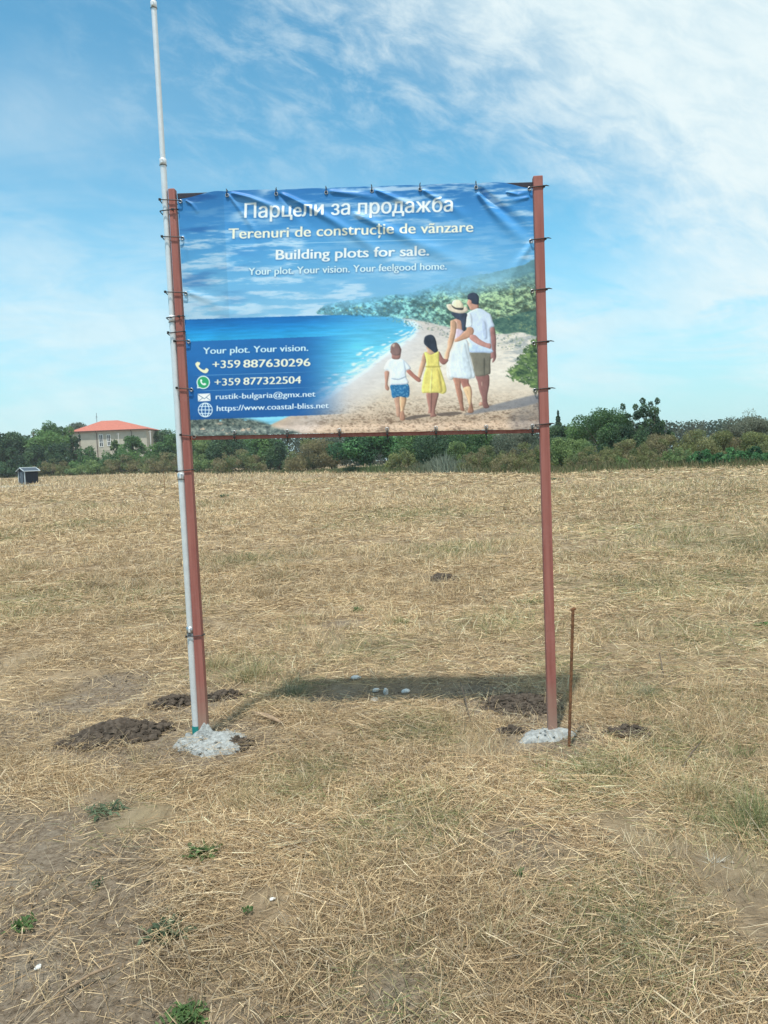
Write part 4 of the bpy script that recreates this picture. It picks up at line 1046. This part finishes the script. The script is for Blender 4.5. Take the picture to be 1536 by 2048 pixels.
# the far wood that closes the horizon, and the ragged growth at the foot of the hedge
lob = []
for px in range(-700, 2300, 9):
    D = edge_d(px) * .55 + 150 + R.random() * 60; g = at(px, 900, D); yt = np.interp(px, [-700, 300, 360, 600, 1100, 1330, 1480, 2300], [880, 874, 868, 868, 858, 846, 842, 838]) + R.normal(0, 2.2) - 8 * max(0, R.random() - .85)
    h = max(2.5, at(px, yt, D)[2]); r_ = D * .008 * (1 + R.random())
    lob += [(g[0], D, h - r_ * .6, r_, r_, r_ * .8), (g[0] + R.normal(0, 1), D - 1, h * .55, r_ * 1.2, r_ * 1.2, h * .35), (g[0] + R.normal(0, 1), D - 1.5, h * .2, r_ * 1.2, r_ * 1.2, h * .25)]
v, f, c, _ = leaf_cloud(lob, 260000, .55, [(.045, .075, .045), (.06, .09, .05), (.035, .058, .04), (.075, .09, .055)], 1.1)
tag(npmesh('far_wood', v, f, M_leaf, None, c), 'distant dark wood beyond the hedge closing the horizon', 'wood', kind='stuff')
n = 60000; px = R.random(n) * 2300 - 350; D = np.interp(px, EDX, EDD) + R.normal(0, 1.2, n) - 1.2 - (R.random(n) < .28) * np.abs(R.normal(0, 4.5, n)) * fbm(px / 60.0, px * 0, 3, 302)
xx = (px - CX) / F * D; hh = .22 + .5 * fbm(xx * .5, D * .3, 3, 301)
sil = np.exp(-((px - 890) / 48) ** 2); lgr = np.exp(-((px - 735) / 55) ** 2); hh = hh * (1 + 1.3 * sil + .5 * lgr) * (.4 + .8 * R.random(n))
dirs = norm(np.stack([R.normal(0, .18, n), R.normal(0, .18, n), np.ones(n)], 1)); sdv = norm(np.stack([np.ones(n), R.normal(0, .5, n), np.zeros(n)], 1))
v, f, k = strips(np.stack([xx, D, gz(xx, D) - .02], 1), dirs, hh, .0011 * D * (.6 + .8 * R.random(n)), R.normal(0, .18, (n, 3)) * hh[:, None], sdv)
gp_ = np.array([(.12, .15, .06), (.16, .17, .08), (.09, .12, .05), (.22, .19, .10), (.17, .14, .075)]); cc = gp_[R.choice(5, n, p=[.24, .24, .14, .22, .16])]
cc = cc * (1 - .85 * sil[:, None]) + np.array([.20, .24, .19]) * .85 * sil[:, None]; cc = cc * (1 - .7 * lgr[:, None]) + np.array([.12, .19, .08]) * .7 * lgr[:, None]
tag(npmesh('edge_grass', v, f, M_leaf, None, np.repeat(cc * (.7 + .6 * R.random((n, 1))), k, 0)), 'ragged tall grass along the foot of the hedge', 'grass', kind='stuff')

# ------------------------------------------------------------------ house
HD = 214.0
hl, hr = at(146.5, 880, HD)[0], at(293.5, 880, HD)[0]; HWD = hr - hl
ze = at(220, 861.5, HD)[2]; zr = at(215, 838, HD + 5)[2] - .4
house = empty('house', ((hl + hr) / 2, HD, 0)); tag(house, 'cream two storey house with an orange hipped roof behind the trees', 'house')
M_wall = mat('cream_render', (.44, .41, .335), .9, var=.08, scale=.8, bump=.2, bscale=20)
M_roof = mat('orange_tiles', (.40, .125, .085), .75, var=.14, scale=2.0, bump=.3, bscale=8)
M_glass = mat('window_glass', (.03, .04, .05), .08, spec=.8)
M_ddark = mat('gutter_brown', (.10, .055, .05), .6)
W2 = HWD / 2; DP = 12.0
bm = bmesh.new(); add_box(bm, -W2, W2, 0, DP, -1, ze - .02); bmobj('wall', bm, M_wall, house)
bm = bmesh.new(); add_box(bm, -W2 + .08, W2 - .08, -.05, 0.0, ze * .57, ze * .57 + .12); add_box(bm, -W2 - .03, W2 + .03, -.09, 0.0, -1, .9); bmobj('plaster_band', bm, M_wall, house)
ov = .7; rl, rrr = at(200, 838, HD + 5)[0] - (hl + hr) / 2, at(233, 838, HD + 5)[0] - (hl + hr) / 2
bm = bmesh.new(); ee = [(-W2 - ov, -ov), (W2 + ov, -ov), (W2 + ov, DP + ov), (-W2 - ov, DP + ov)]
lo_ = [bm.verts.new((x, y, ze)) for x, y in ee]; mid_ = [bm.verts.new((x, y, ze + .14)) for x, y in ee]
ra = bm.verts.new((rl, DP / 2, zr)); rb = bm.verts.new((rrr, DP / 2, zr))
bm.faces.new(lo_[::-1])
for i in range(4): bm.faces.new((lo_[i], lo_[(i + 1) % 4], mid_[(i + 1) % 4], mid_[i]))
bm.faces.new((mid_[0], mid_[1], rb, ra)); bm.faces.new((mid_[1], mid_[2], rb)); bm.faces.new((mid_[2], mid_[3], ra, rb)); bm.faces.new((mid_[3], mid_[0], ra))
roof = bmobj('roof', bm, M_roof, house)
bm = bmesh.new(); add_box(bm, -W2 - ov - .1, W2 + ov + .1, -ov - .16, -ov - .003, ze - .04, ze + .16, .02); bmobj('gutter', bm, M_ddark, house)
for px in (159.5, 194, 264):
    x = at(px, 880, HD)[0] - (hl + hr) / 2
    bm = bmesh.new(); add_tube(bm, [(x, -.12, -.5), (x, -.12, ze - .5), (x, -ov - .05, ze - .06)], .09, 6); bmobj('downpipe', bm, M_ddark, house)
for p0, p1, yt, yb in ((198, 206.5, 869, 894), (214, 221.5, 869, 892)):
    xa, xb = at(p0, 880, HD)[0] - (hl + hr) / 2, at(p1, 880, HD)[0] - (hl + hr) / 2; za, zb2 = at(p0, yb, HD)[2], at(p0, yt, HD)[2]
    bm = bmesh.new(); t_ = .16
    add_box(bm, xa, xa + t_, -.10, .02, za, zb2); add_box(bm, xb - t_, xb, -.10, .02, za, zb2)
    add_box(bm, xa + t_, xb - t_, -.10, .02, zb2 - t_, zb2); add_box(bm, xa + t_, xb - t_, -.10, .02, za, za + t_)
    add_box(bm, xa + t_, xb - t_, -.105, .02, za + (zb2 - za) * .36, za + (zb2 - za) * .36 + .14); add_box(bm, (xa + xb) / 2 - .06, (xa + xb) / 2 + .06, -.098, .02, za + t_, zb2 - t_)
    wn_ = bmobj('window', bm, M_white, house)
    bm = bmesh.new(); add_box(bm, xa + .03, xb - .03, -.04, .015, za + .03, zb2 - .03); bmobj('pane', bm, M_glass, wn_)
x = at(193.5, 840, HD + 5)[0] - (hl + hr) / 2; zt_ = at(193.5, 826, HD + 5)[2]
bm = bmesh.new(); add_tube(bm, [(x, DP / 2 - 1, ze), (x, DP / 2 - 1, zt_)], .06, 5); add_tube(bm, [(x - .5, DP / 2 - 1, zt_ - 1.4), (x + .3, DP / 2 - 1, zt_ - 1.3)], .04, 4); add_tube(bm, [(x - .3, DP / 2 - 1, zt_ - 1.0), (x + .3, DP / 2 - 1, zt_ - .9)], .04, 4)
bmobj('antenna', bm, M_dark, house)

# ------------------------------------------------------------------ shed with its gravel strip
M_navy = mat('navy_sheet', (.012, .019, .032), .6, spec=.25, var=.12, scale=1.5)
M_trim = mat('pale_grey_trim', (.42, .48, .52), .5)
M_shroof = mat('shed_roof_panel', (.06, .085, .115), .65, spec=.25)
sp = gp(58, 969.5); SD_ = sp[1]; pm = SD_ / F
shed = empty('garden_shed', (sp[0], sp[1], 0), math.radians(52)); tag(shed, 'small navy metal garden shed with pale trim and ridged roof', 'shed')
LW, LL, LH = .85, 1.0, at(58, 941.5, SD_)[2]; LP = at(58, 935.5, SD_)[2]
bm = bmesh.new(); prof = [(-LW, 0), (LW, 0), (LW, LH), (0, LP - .08), (-LW, LH)]
fr = [bm.verts.new((-LL * 0 + x, 0, z)) for x, z in prof]
bm.free(); bm = bmesh.new()
va = [bm.verts.new((-LL, y, z)) for y, z in prof]; vb = [bm.verts.new((LL, y, z)) for y, z in prof]
bm.faces.new(va); bm.faces.new(vb[::-1])
for i in range(5): bm.faces.new((va[i], va[(i + 1) % 5], vb[(i + 1) % 5], vb[i]))
for i in range(12):
    xx0 = -LL + .12 + i * (2 * LL - .24) / 11.5; add_box(bm, xx0, xx0 + .08, -LW - .02, -LW, .05, LH - .05)
bmobj('wall', bm, M_navy, shed)
bm = bmesh.new()
for s_ in (-1, 1):
    q8 = [bm.verts.new(p_) for p_ in ((-LL - .2, 0, LP), (LL + .2, 0, LP), (LL + .2, s_ * (LW + .28), LH - .06), (-LL - .2, s_ * (LW + .28), LH - .06))]
    q9 = [bm.verts.new((v_.co.x, v_.co.y, v_.co.z - .06)) for v_ in q8]
    bm.faces.new(q8); bm.faces.new(q9[::-1])
    for i in range(4): bm.faces.new((q8[i], q8[(i + 1) % 4], q9[(i + 1) % 4], q9[i]))
rf = bmobj('roof', bm, M_shroof, shed)
bm = bmesh.new(); add_tube(bm, [(-LL - .22, 0, LP + .02), (LL + .22, 0, LP + .02)], .07, 6)
for s_ in (-1, 1):
    add_tube(bm, [(-LL - .22, s_ * (LW + .3), LH - .06), (LL + .22, s_ * (LW + .3), LH - .06)], .065, 6)
    for e_ in (-1, 1): add_tube(bm, [(e_ * (LL + .22), 0, LP + .02), (e_ * (LL + .22), s_ * (LW + .3), LH - .06)], .06, 6)
bmobj('roof_trim', bm, M_trim, rf)
for s_ in (-1, 1):
    bm = bmesh.new(); add_box(bm, -LL - .04, -LL + .08, s_ * LW - .07, s_ * LW + .07, 0, LH, .01); bmobj('corner_trim', bm, M_trim, shed)
bm = bmesh.new(); add_box(bm, -LL - .03, -LL, -.45, .45, .05, LH - .15, .004); dr = bmobj('door', bm, mat('grey_blue_door', (.07, .09, .12), .5), shed)
bm = bmesh.new(); add_tube(bm, [(-LL - .07, .3, 1.0), (-LL - .07, .3, 1.3)], .025, 6); bmobj('handle', bm, M_trim, dr)
bm = bmesh.new()
pth = [gp(x, y) for x, y in ((-260, 983), (-60, 979), (0, 976.5), (40, 973.5), (75, 971.8), (98, 971), (98, 969.8), (75, 970), (40, 971.2), (0, 973.0), (-60, 975), (-260, 978))]
bm.faces.new([bm.verts.new((p_[0], p_[1], float(gz(p_[0], p_[1])) + .05)) for p_ in pth])
tag(bmobj('gravel_path', bm, mat('pale_gravel', (.46, .44, .38), .95, var=.2, scale=2)), kind='structure')


# ------------------------------------------------------------------ poles and stakes in the distance
def utility(px, ytop, D, w, label, m_):
    g = at(px, 900, D); h = at(px, ytop, D)[2]; r0 = empty('utility_pole', (g[0], D, 0)); tag(r0, label, 'pole')
    bm = bmesh.new(); add_tube(bm, [(0, 0, -.3), (0, 0, h)], [w, w * .75], 8); bmobj('shaft', bm, m_, r0, True)
    bm = bmesh.new(); add_box(bm, -.45, .45, -.06, .06, h - .35, h - .23, .01); bmobj('crossarm', bm, m_, r0)


M_pole = mat('weathered_concrete', (.36, .36, .35), .9, var=.1, scale=3)
utility(68.5, 864, 186, .10, 'thin grey utility pole in front of the tall tree left of the house', M_bark)
utility(302.5, 861, 206, .14, 'pale concrete utility pole at the right end of the house', M_pole)
utility(238.5, 866, 204, .09, 'slim grey utility pole in front of the house among the trees', M_pole)
g = gp(330, 991); r0 = empty('marker_stake', (g[0], g[1], 0)); tag(r0, 'thin dark marker stake left of the telescopic pole in the field', 'stake')
bm = bmesh.new(); add_tube(bm, [(0, 0, -.1), (.01, 0, .7), (.0, 0, at(330, 942, g[1])[2])], .018, 6); bmobj('rod', bm, M_rust, r0)
bm = bmesh.new(); add_tube(bm, [(-.05, 0, .02), (.05, .02, .05)], .02, 6); bmobj('peg', bm, M_white, r0)
g = at(288.5, 950, edge_d(288) - 9); r0 = empty('marker_post', (g[0], g[1], 0)); tag(r0, 'tiny white topped post at the foot of the tawny hedge', 'post')
bm = bmesh.new(); add_tube(bm, [(0, 0, -.1), (0, 0, 1.1)], .09, 6); bmobj('stick', bm, M_wood, r0)
bm = bmesh.new(); add_box(bm, -.26, .26, -.1, .1, 1.05, 1.6, .08); bmobj('cap', bm, M_white, r0)

# ------------------------------------------------------------------ summer haze over the field
bm = bmesh.new(); add_box(bm, -760, 760, -940, 960, -2.5, 30)
hm = bpy.data.materials.new('haze'); hm.use_nodes = True; hm.node_tree.nodes.clear()
ho = hm.node_tree.nodes.new('ShaderNodeOutputMaterial'); hv = hm.node_tree.nodes.new('ShaderNodeVolumePrincipled')
hv.inputs['Color'].default_value = (.86, .93, 1.0, 1); hv.inputs['Density'].default_value = .00028; hv.inputs['Anisotropy'].default_value = 0.0
hm.node_tree.links.new(hv.outputs[0], ho.inputs['Volume'])
tag(bmobj('haze', bm, hm), kind='stuff')

# ------------------------------------------------------------------ concrete footings, spoil heaps, stones
def mound(name, px, py, rx, ry, h, m_, seed, rough=.25, label=None, cat=None, group=None, clods=0, clod_r=.02, rot=0.0, peaks=(), n=72, sharp=1.0):
    c = gp(px, py); NR, NA = n // 2, n; rr_ = np.linspace(0, 1, NR + 1); aa = np.arange(NA) * 2 * math.pi / NA
    Rg, Ag = np.meshgrid(rr_, aa, indexing='ij'); out = 1 + .55 * (fbm(np.cos(Ag) * 1.3 + 5 + seed, np.sin(Ag) * 1.3 + seed, 4, seed) - .5) * 2
    lx = Rg * np.cos(Ag) * rx * out; ly = Rg * np.sin(Ag) * ry * out
    x = lx * math.cos(rot) - ly * math.sin(rot); y = lx * math.sin(rot) + ly * math.cos(rot)
    prof = (1 - Rg ** 2) ** sharp; nz = fbm(x * 14 + 3, y * 14, 5, seed + 1, .6) - .5; nz2 = fbm(x * 5, y * 5, 3, seed + 2) - .5
    z = h * (prof * (1 + rough * 2.2 * nz2) + rough * 1.6 * nz * (prof ** .5)) - .012 * Rg ** 6 - .004
    for pxl, pyl, ph, pr in peaks: z = z + ph * np.exp(-(((x - pxl) ** 2 + (y - pyl) ** 2) / pr ** 2) ** 1.5) * (1 + .6 * nz)
    z = z + gz(c[0] + x, c[1] + y)
    vs = np.stack([x, y, z], -1).reshape(-1, 3)
    ii, jj = np.meshgrid(np.arange(NR), np.arange(NA), indexing='ij'); a = ii * NA + jj; b_ = ii * NA + (jj + 1) % NA
    fs = np.stack([a.ravel(), (a + NA).ravel(), (b_ + NA).ravel(), b_.ravel()], 1)
    if clods:                                        # loose lumps that make up the heap
        ico = bmesh.new(); bmesh.ops.create_icosphere(ico, subdivisions=2, radius=1); iv = np.array([v.co[:] for v in ico.verts]); if_ = np.array([[v.index for v in f.verts] for f in ico.faces]); ico.free()
        V, Fq, o_ = [vs], [fs], len(vs); rg = np.random.default_rng(seed)
        for k in range(int(clods * 2.6)):
            t = rg.random() ** .6 * 1.12 * (1 + .12 * math.sin(k * 1.7)); an = rg.random() * 6.283; qx_ = t * math.cos(an) * rx; qy_ = t * math.sin(an) * ry
            q0, q1 = qx_ * math.cos(rot) - qy_ * math.sin(rot), qx_ * math.sin(rot) + qy_ * math.cos(rot)
            r_ = clod_r * (.16 + 1.25 * rg.random() ** 3.2); nv = iv * (1 + .55 * (fbm(iv[:, 0] * 2 + k, iv[:, 1] * 2 + iv[:, 2], 3, seed) - .5)[:, None] * 2) * np.array([1, .85, .7]) * r_
            V.append(nv + np.array([q0, q1, h * max(0, 1 - min(t, 1) ** 2) ** sharp * .85 + r_ * .3 + float(gz(c[0] + q0, c[1] + q1))])); Fq.append(np.concatenate([if_, if_[:, 2:]], 1) + o_); o_ += len(nv)
        me = bpy.data.meshes.new(name); allv = np.concatenate(V); tri = [tuple(f) for f in Fq[0]] + [tuple(f[:3]) for q2 in Fq[1:] for f in q2]
        me.from_pydata([tuple(p_) for p_ in allv], [], tri); me.update(); me.materials.append(m_)
        o = bpy.data.objects.new(name, me); col.objects.link(o)
    else:
        o = npmesh(name, vs, fs, m_, None, smooth=True)
    o.location = (c[0], c[1], 0); tag(o, label, cat, group)
    return o


mound('concrete_footing', 420, 1493, .205, .175, .052, M_conc, 401, .5, 'lumpy pale concrete heap at the foot of the pole and left post', 'concrete', peaks=((-.028, .048, .075, .03), (-.07, .03, .045, .034), (-.135, .055, .04, .024), (.03, .0, .014, .05), (.09, -.02, .014, .03)), n=150, sharp=.5, clods=60, clod_r=.0085)
mound('concrete_footing', 1094, 1478, .165, .095, .045, M_conc, 405, .40, 'flat pale concrete collar at the foot of the right post', 'concrete', n=120, sharp=.6, clods=12, clod_r=.008)
mound('dirt_heap', 236, 1479, .27, .15, .085, M_soil, 411, .35, 'dark long heap of dug soil left of the pole', 'soil heap', clods=420, clod_r=.026, rot=.35)
mound('dirt_heap', 350, 1412, .14, .10, .05, M_soil, 413, .35, 'small dark soil heap behind the pole on its left', 'soil heap', clods=170, clod_r=.018, rot=.2)
mound('dirt_heap', 448, 1400, .12, .09, .04, M_soil, 415, .35, 'small soil heap behind the left post on its right', 'soil heap', clods=110, clod_r=.016, rot=.3)
mound('dirt_heap', 1045, 1412, .24, .20, .05, M_soil, 417, .35, 'shaded crumbly soil heap behind the right post', 'soil heap', clods=420, clod_r=.017)
mound('dirt_heap', 1022, 1470, .08, .04, .025, M_soil, 419, .3, 'little soil clump left of the flat concrete collar', 'soil heap', clods=40, clod_r=.015)
mound('dirt_heap', 1258, 1470, .13, .06, .03, M_soil, 421, .3, 'little soil clump right of the rusty rod', 'soil heap', clods=70, clod_r=.016)
mound('dirt_heap', 885, 1157, .17, .22, .05, M_soil, 423, .3, 'mole hill of dark soil in the field between the posts', 'soil heap', clods=110, clod_r=.028)
mound('dirt_heap', 470, 1494, .10, .09, .03, M_soil, 425, .3, 'dark soil crumbs right of the lumpy concrete heap', 'soil heap', clods=90, clod_r=.014)
M_chip = mat('white_chip', (.58, .58, .555), .9, var=.15, scale=40)
CH = [(712, 1363, .030, 'white concrete chip, farthest of those in the banner shadow'), (752, 1384, .026, 'white concrete chip, leftmost of three close together in the shadow'), (772, 1389, .024, 'upright white concrete chip in the middle of the shadow group'),
      (811, 1387, .028, 'flat white concrete chip, rightmost in the banner shadow'), (748, 1406, .030, 'white concrete chip just in front of the banner shadow'), (545, 1797, .0095, 'tiny white pebble on the bare ground below the left post'),
      (76, 1937, .011, 'pale pebble on bare soil in the lower left corner')]
for i, (px, py, r_, lb) in enumerate(CH):
    bm = bmesh.new(); bmesh.ops.create_icosphere(bm, subdivisions=2, radius=r_)
    for v in bm.verts:
        v.co = Vector((v.co.x * (1.25 if i != 2 else .7), v.co.y * .9, v.co.z * (.55 if i != 2 else 1.3))) * (1 + .5 * (float(vnoise(v.co.x / r_ * 1.4 + i * 7, v.co.y / r_ * 1.4 + v.co.z / r_ * 1.3, 500 + i)) - .5))
    o = bmobj('concrete_chip' if i < 5 else 'pebble', bm, M_chip); c = gp(px, py); o.location = (c[0], c[1], float(gz(c[0], c[1])) + r_ * (.45 if i != 2 else .8)); o.rotation_euler = (0, 0, i * 1.3); tag(o, lb, 'stone', 'stones and concrete chips on the ground')

# ------------------------------------------------------------------ rusty rod, twigs, plank
c = gp(1136, 1497); top = at(1146, 1219, c[1]); r0 = empty('rusty_rod', (c[0], c[1], 0)); tag(r0, 'thin upright rusty rod stuck in the ground right of the right post', 'rod')
bm = bmesh.new(); hx = top[0] - c[0]; pts = [(hx * t, .0, -.1 + (top[2] + .1) * t) for t in np.linspace(0, 1, 60)]
add_tube(bm, pts, [.0078 + .0012 * (i % 2) for i in range(60)], 8); bmobj('shaft', bm, M_rust, r0)
bm = bmesh.new(); add_tube(bm, [(hx - .012, -.002, top[2] - .004), (hx, 0, top[2] + .004), (hx + .016, .003, top[2] + .002)], [.006, .009, .006], 6); bmobj('bent_tip', bm, M_rust, r0)


def twig(name, p0, p1, z0, z1, r_, label, cat, m_=M_wood, flat=False, arch=.01):
    a = gp(*p0); b_ = gp(*p1); o = bmesh.new()
    A_ = Vector((0, 0, z0)); B_ = Vector((b_[0] - a[0], b_[1] - a[1], z1)); M2 = A_.lerp(B_, .5) + Vector((0, 0, arch))
    add_tube(o, [A_, A_.lerp(M2, .5), M2, M2.lerp(B_, .5), B_], [r_ * .6, r_, r_ * 1.05, r_ * .9, r_ * .4], 6)
    if flat:
        for v in o.verts: v.co.z = z0 + (v.co.z - z0) * .7
    x = bmobj(name, o, m_, None, True); x.location = (a[0], a[1], float(gz(a[0], a[1]))); tag(x, label, cat)


twig('wood_splinter', (505, 1440), (566, 1459), .03, .02, .016, 'pale split wood piece lying right of the left post', 'wood piece')
twig('twig', (943, 1456), (921, 1398), .005, .11, .0045, 'thin dark twig leaning up left of the shaded soil heap', 'twig', M_bark)
twig('twig', (120, 1995), (240, 1945), .012, .03, .005, 'thin pale branching twig on bare soil at lower left', 'twig')
twig('twig', (1365, 1540), (1403, 1503), .01, .05, .004, 'thin dark green twig lying at the right in the straw', 'twig', M_bark)
twig('twig', (1328, 1355), (1318, 1328), .0, .10, .004, 'short upright twig right of the rusty rod', 'twig', M_bark)
twig('twig', (1500, 1330), (1415, 1272), .0, .22, .003, 'tall bare weed stalk standing at the right edge', 'twig', M_wood)


# ------------------------------------------------------------------ green weeds and grass tufts one can tell apart
def weed(px, py, r_, nl, pal, label, h=.05, wide=.45, seed=0):
    c = gp(px, py); rg = np.random.default_rng(900 + seed); V, Fq, C = [], [], []; o_ = 0
    for k in range(int(nl * 1.9)):
        a = rg.random() * 6.283; L = r_ * (.22 + .5 * rg.random()); st = rg.normal(0, r_ * .36, 2); el = rg.uniform(.1, 1.1); w_ = L * wide * rg.uniform(.6, 1.2)
        d = np.array([math.cos(a) * math.cos(el), math.sin(a) * math.cos(el), math.sin(el) * h / r_ * 1.3]); s_ = np.array([-math.sin(a), math.cos(a), rg.normal(0, .3)])
        lobes_ = [(0, .12), (.25, .75), (.5, 1.0), (.75, .7), (1, .08)]
        for t, ww in lobes_:
            p_ = np.array([st[0], st[1], .006 + abs(rg.normal(0, .006))]) + d * L * t + np.array([0, 0, -.35 * L * t * t])
            V += [p_ - s_ * w_ * ww * .5 + np.array([0, 0, .12 * w_]), p_, p_ + s_ * w_ * ww * .5 + np.array([0, 0, .12 * w_])]
        cc_ = np.array(pal[rg.integers(0, len(pal))]) * rg.uniform(.75, 1.25); C += [cc_] * 15
        for i in range(4):
            for j in range(2): Fq.append((o_ + i * 3 + j, o_ + i * 3 + j + 1, o_ + (i + 1) * 3 + j + 1, o_ + (i + 1) * 3 + j))
        o_ += 15
    V = np.array(V); V[:, 2] = np.maximum(V[:, 2], .003)
    o = npmesh('weed', V, np.array(Fq), M_leaf, None, np.array(C), True); o.location = (c[0], c[1], float(gz(c[0], c[1])) + .004); tag(o, label, 'weed')


GW = [(.10, .18, .06), (.135, .22, .08), (.075, .14, .05)]; DW = [(.11, .16, .09), (.15, .20, .12), (.085, .125, .075)]
weed(405, 1716, .075, 46, GW, 'leafy green weed on the straw below the concrete heap', .06, .5, 1)
weed(192, 1770, .040, 14, DW, 'small bluish green weed at left on bare ground', .05, .5, 2)
weed(330, 1862, .080, 60, DW, 'flat grey green weed rosette on bare soil', .06, .30, 3)
weed(46, 1855, .050, 30, GW, 'bright green weed near the left edge', .04, .45, 4)
weed(496, 1824, .028, 10, GW, 'tiny bright green weed right of the grey green rosette', .03, .6, 5)
weed(1036, 1755, .030, 16, GW, 'small green weed sprouting in straw at lower right', .05, .4, 6)
weed(372, 2032, .075, 60, GW, 'patch of fine green weed at the bottom edge', .04, .25, 7)
weed(215, 1628, .10, 36, DW, 'sprawling grey green weed left below the concrete heap', .03, .2, 8)
weed(715, 1224, .08, 34, GW, 'green weed in the field behind the banner shadow', .10, .3, 9)
weed(448, 995, .30, 50, DW, 'tall ragged green weed beside the left post in mid field', .35, .25, 10)
weed(468, 1024, .22, 40, GW, 'bushy low green weed just right of the left post', .16, .3, 11)
weed(1110, 960, .5, 40, DW, 'dark weed right of the right post near the hedge', .3, .3, 12)
weed(1530, 1250, .10, 30, GW, 'green weed cut by the right picture edge', .06, .3, 13)


def tuft(px, py, r_, n, h, pal, label, lean=.35, seed=0, wd=.003):
    global R
    c = gp(px, py); rg = np.random.default_rng(700 + seed); p_ = rg.normal(0, r_ * .45, (n, 2)); L = h * (.45 + .7 * rg.random(n))
    out = p_ / (r_ + 1e-6); dirs = norm(np.concatenate([out * lean + rg.normal(0, .25, (n, 2)), np.ones((n, 1))], 1)); a = rg.random(n) * 6.283
    sd_ = norm(np.cross(dirs, np.stack([np.cos(a), np.sin(a), np.zeros(n)], 1))); bend = rg.normal(0, .22, (n, 3)) * L[:, None]; bend[:, 2] = -np.abs(bend[:, 2])
    bend[:, :2] += out * lean * L[:, None] * .6
    v, f, k = strips(np.concatenate([p_, np.full((n, 1), -.004)], 1), dirs, L, np.maximum(wd, wd * c[1] / 4) * (.6 + .7 * rg.random(n)), bend, sd_, 3, .12)
    pc_ = np.array(pal)[rg.integers(0, len(pal), n)] * (.75 + .5 * rg.random((n, 1)))
    o = npmesh('grass_tuft', v, f, M_straw, None, np.repeat(pc_, k, 0)); o.location = (c[0], c[1], float(gz(c[0], c[1]))); tag(o, label, 'grass tuft', 'grass tufts standing in the straw')


GT = [(.17, .20, .08), (.24, .26, .12), (.34, .31, .17), (.13, .17, .07)]; ST = [(.46, .37, .21), (.36, .28, .15), (.52, .44, .27), (.30, .28, .16)]; GG = [(.20, .22, .15), (.27, .28, .19), (.35, .32, .21)]
TF = [(1186, 1556, .075, 150, .13, GT, 'green grass tuft below the rusty rod'), (1250, 1534, .045, 80, .10, GT, 'small fresh green tuft right below the rusty rod'),
      (1522, 1660, .14, 420, .20, GT, 'large green grass clump at the right edge'), (590, 1392, .075, 170, .12, GG, 'grey green tuft at the left end of the banner shadow'),
      (500, 1362, .14, 300, .15, GT + ST, 'pale green tuft right behind the left post'), (430, 1335, .12, 220, .15, ST, 'straw coloured tuft between the pole and the pale green tuft'),
      (490, 1610, .10, 230, .10, ST, 'blond stubble tuft below and right of the concrete heap'), (595, 1585, .10, 200, .10, ST, 'second blond stubble tuft right of the first, nearer the middle'),
      (280, 1530, .06, 26, .20, ST, 'sparse tall straw stems in front of the dark soil heap'), (690, 1720, .15, 320, .12, ST, 'leaning blond stubble swath in the middle foreground'),
      (985, 1885, .055, 90, .13, ST, 'tight yellow stubble tuft at lower right of centre'), (1385, 1590, .17, 320, .15, ST, 'long dry grass sweep left of the large green clump'),
      (1245, 1862, .07, 90, .08, GG, 'grey green tuft in the lower right straw'), (1292, 1398, .07, 120, .11, GG, 'dull green tuft right of the rusty rod'),
      (800, 1250, .12, 130, .10, GT, 'thin green tuft in mid field between the posts'), (1480, 1512, .08, 110, .10, GT, 'olive tuft at the right above the large green clump'),
      (830, 1478, .08, 110, .07, GG, 'low grey green tuft in front of the banner shadow'), (1060, 1210, .2, 180, .14, GT, 'green tuft left of the right post in mid field')]
for i, t in enumerate(TF): tuft(*t, seed=i, lean=.7 if i in (9, 11) else .35)
tuft(1432, 1727, .028, 50, .045, [(.62, .62, .55), (.7, .7, .64)], 'white feathery seed head lying in straw at right', 1.0, 60, .0018)
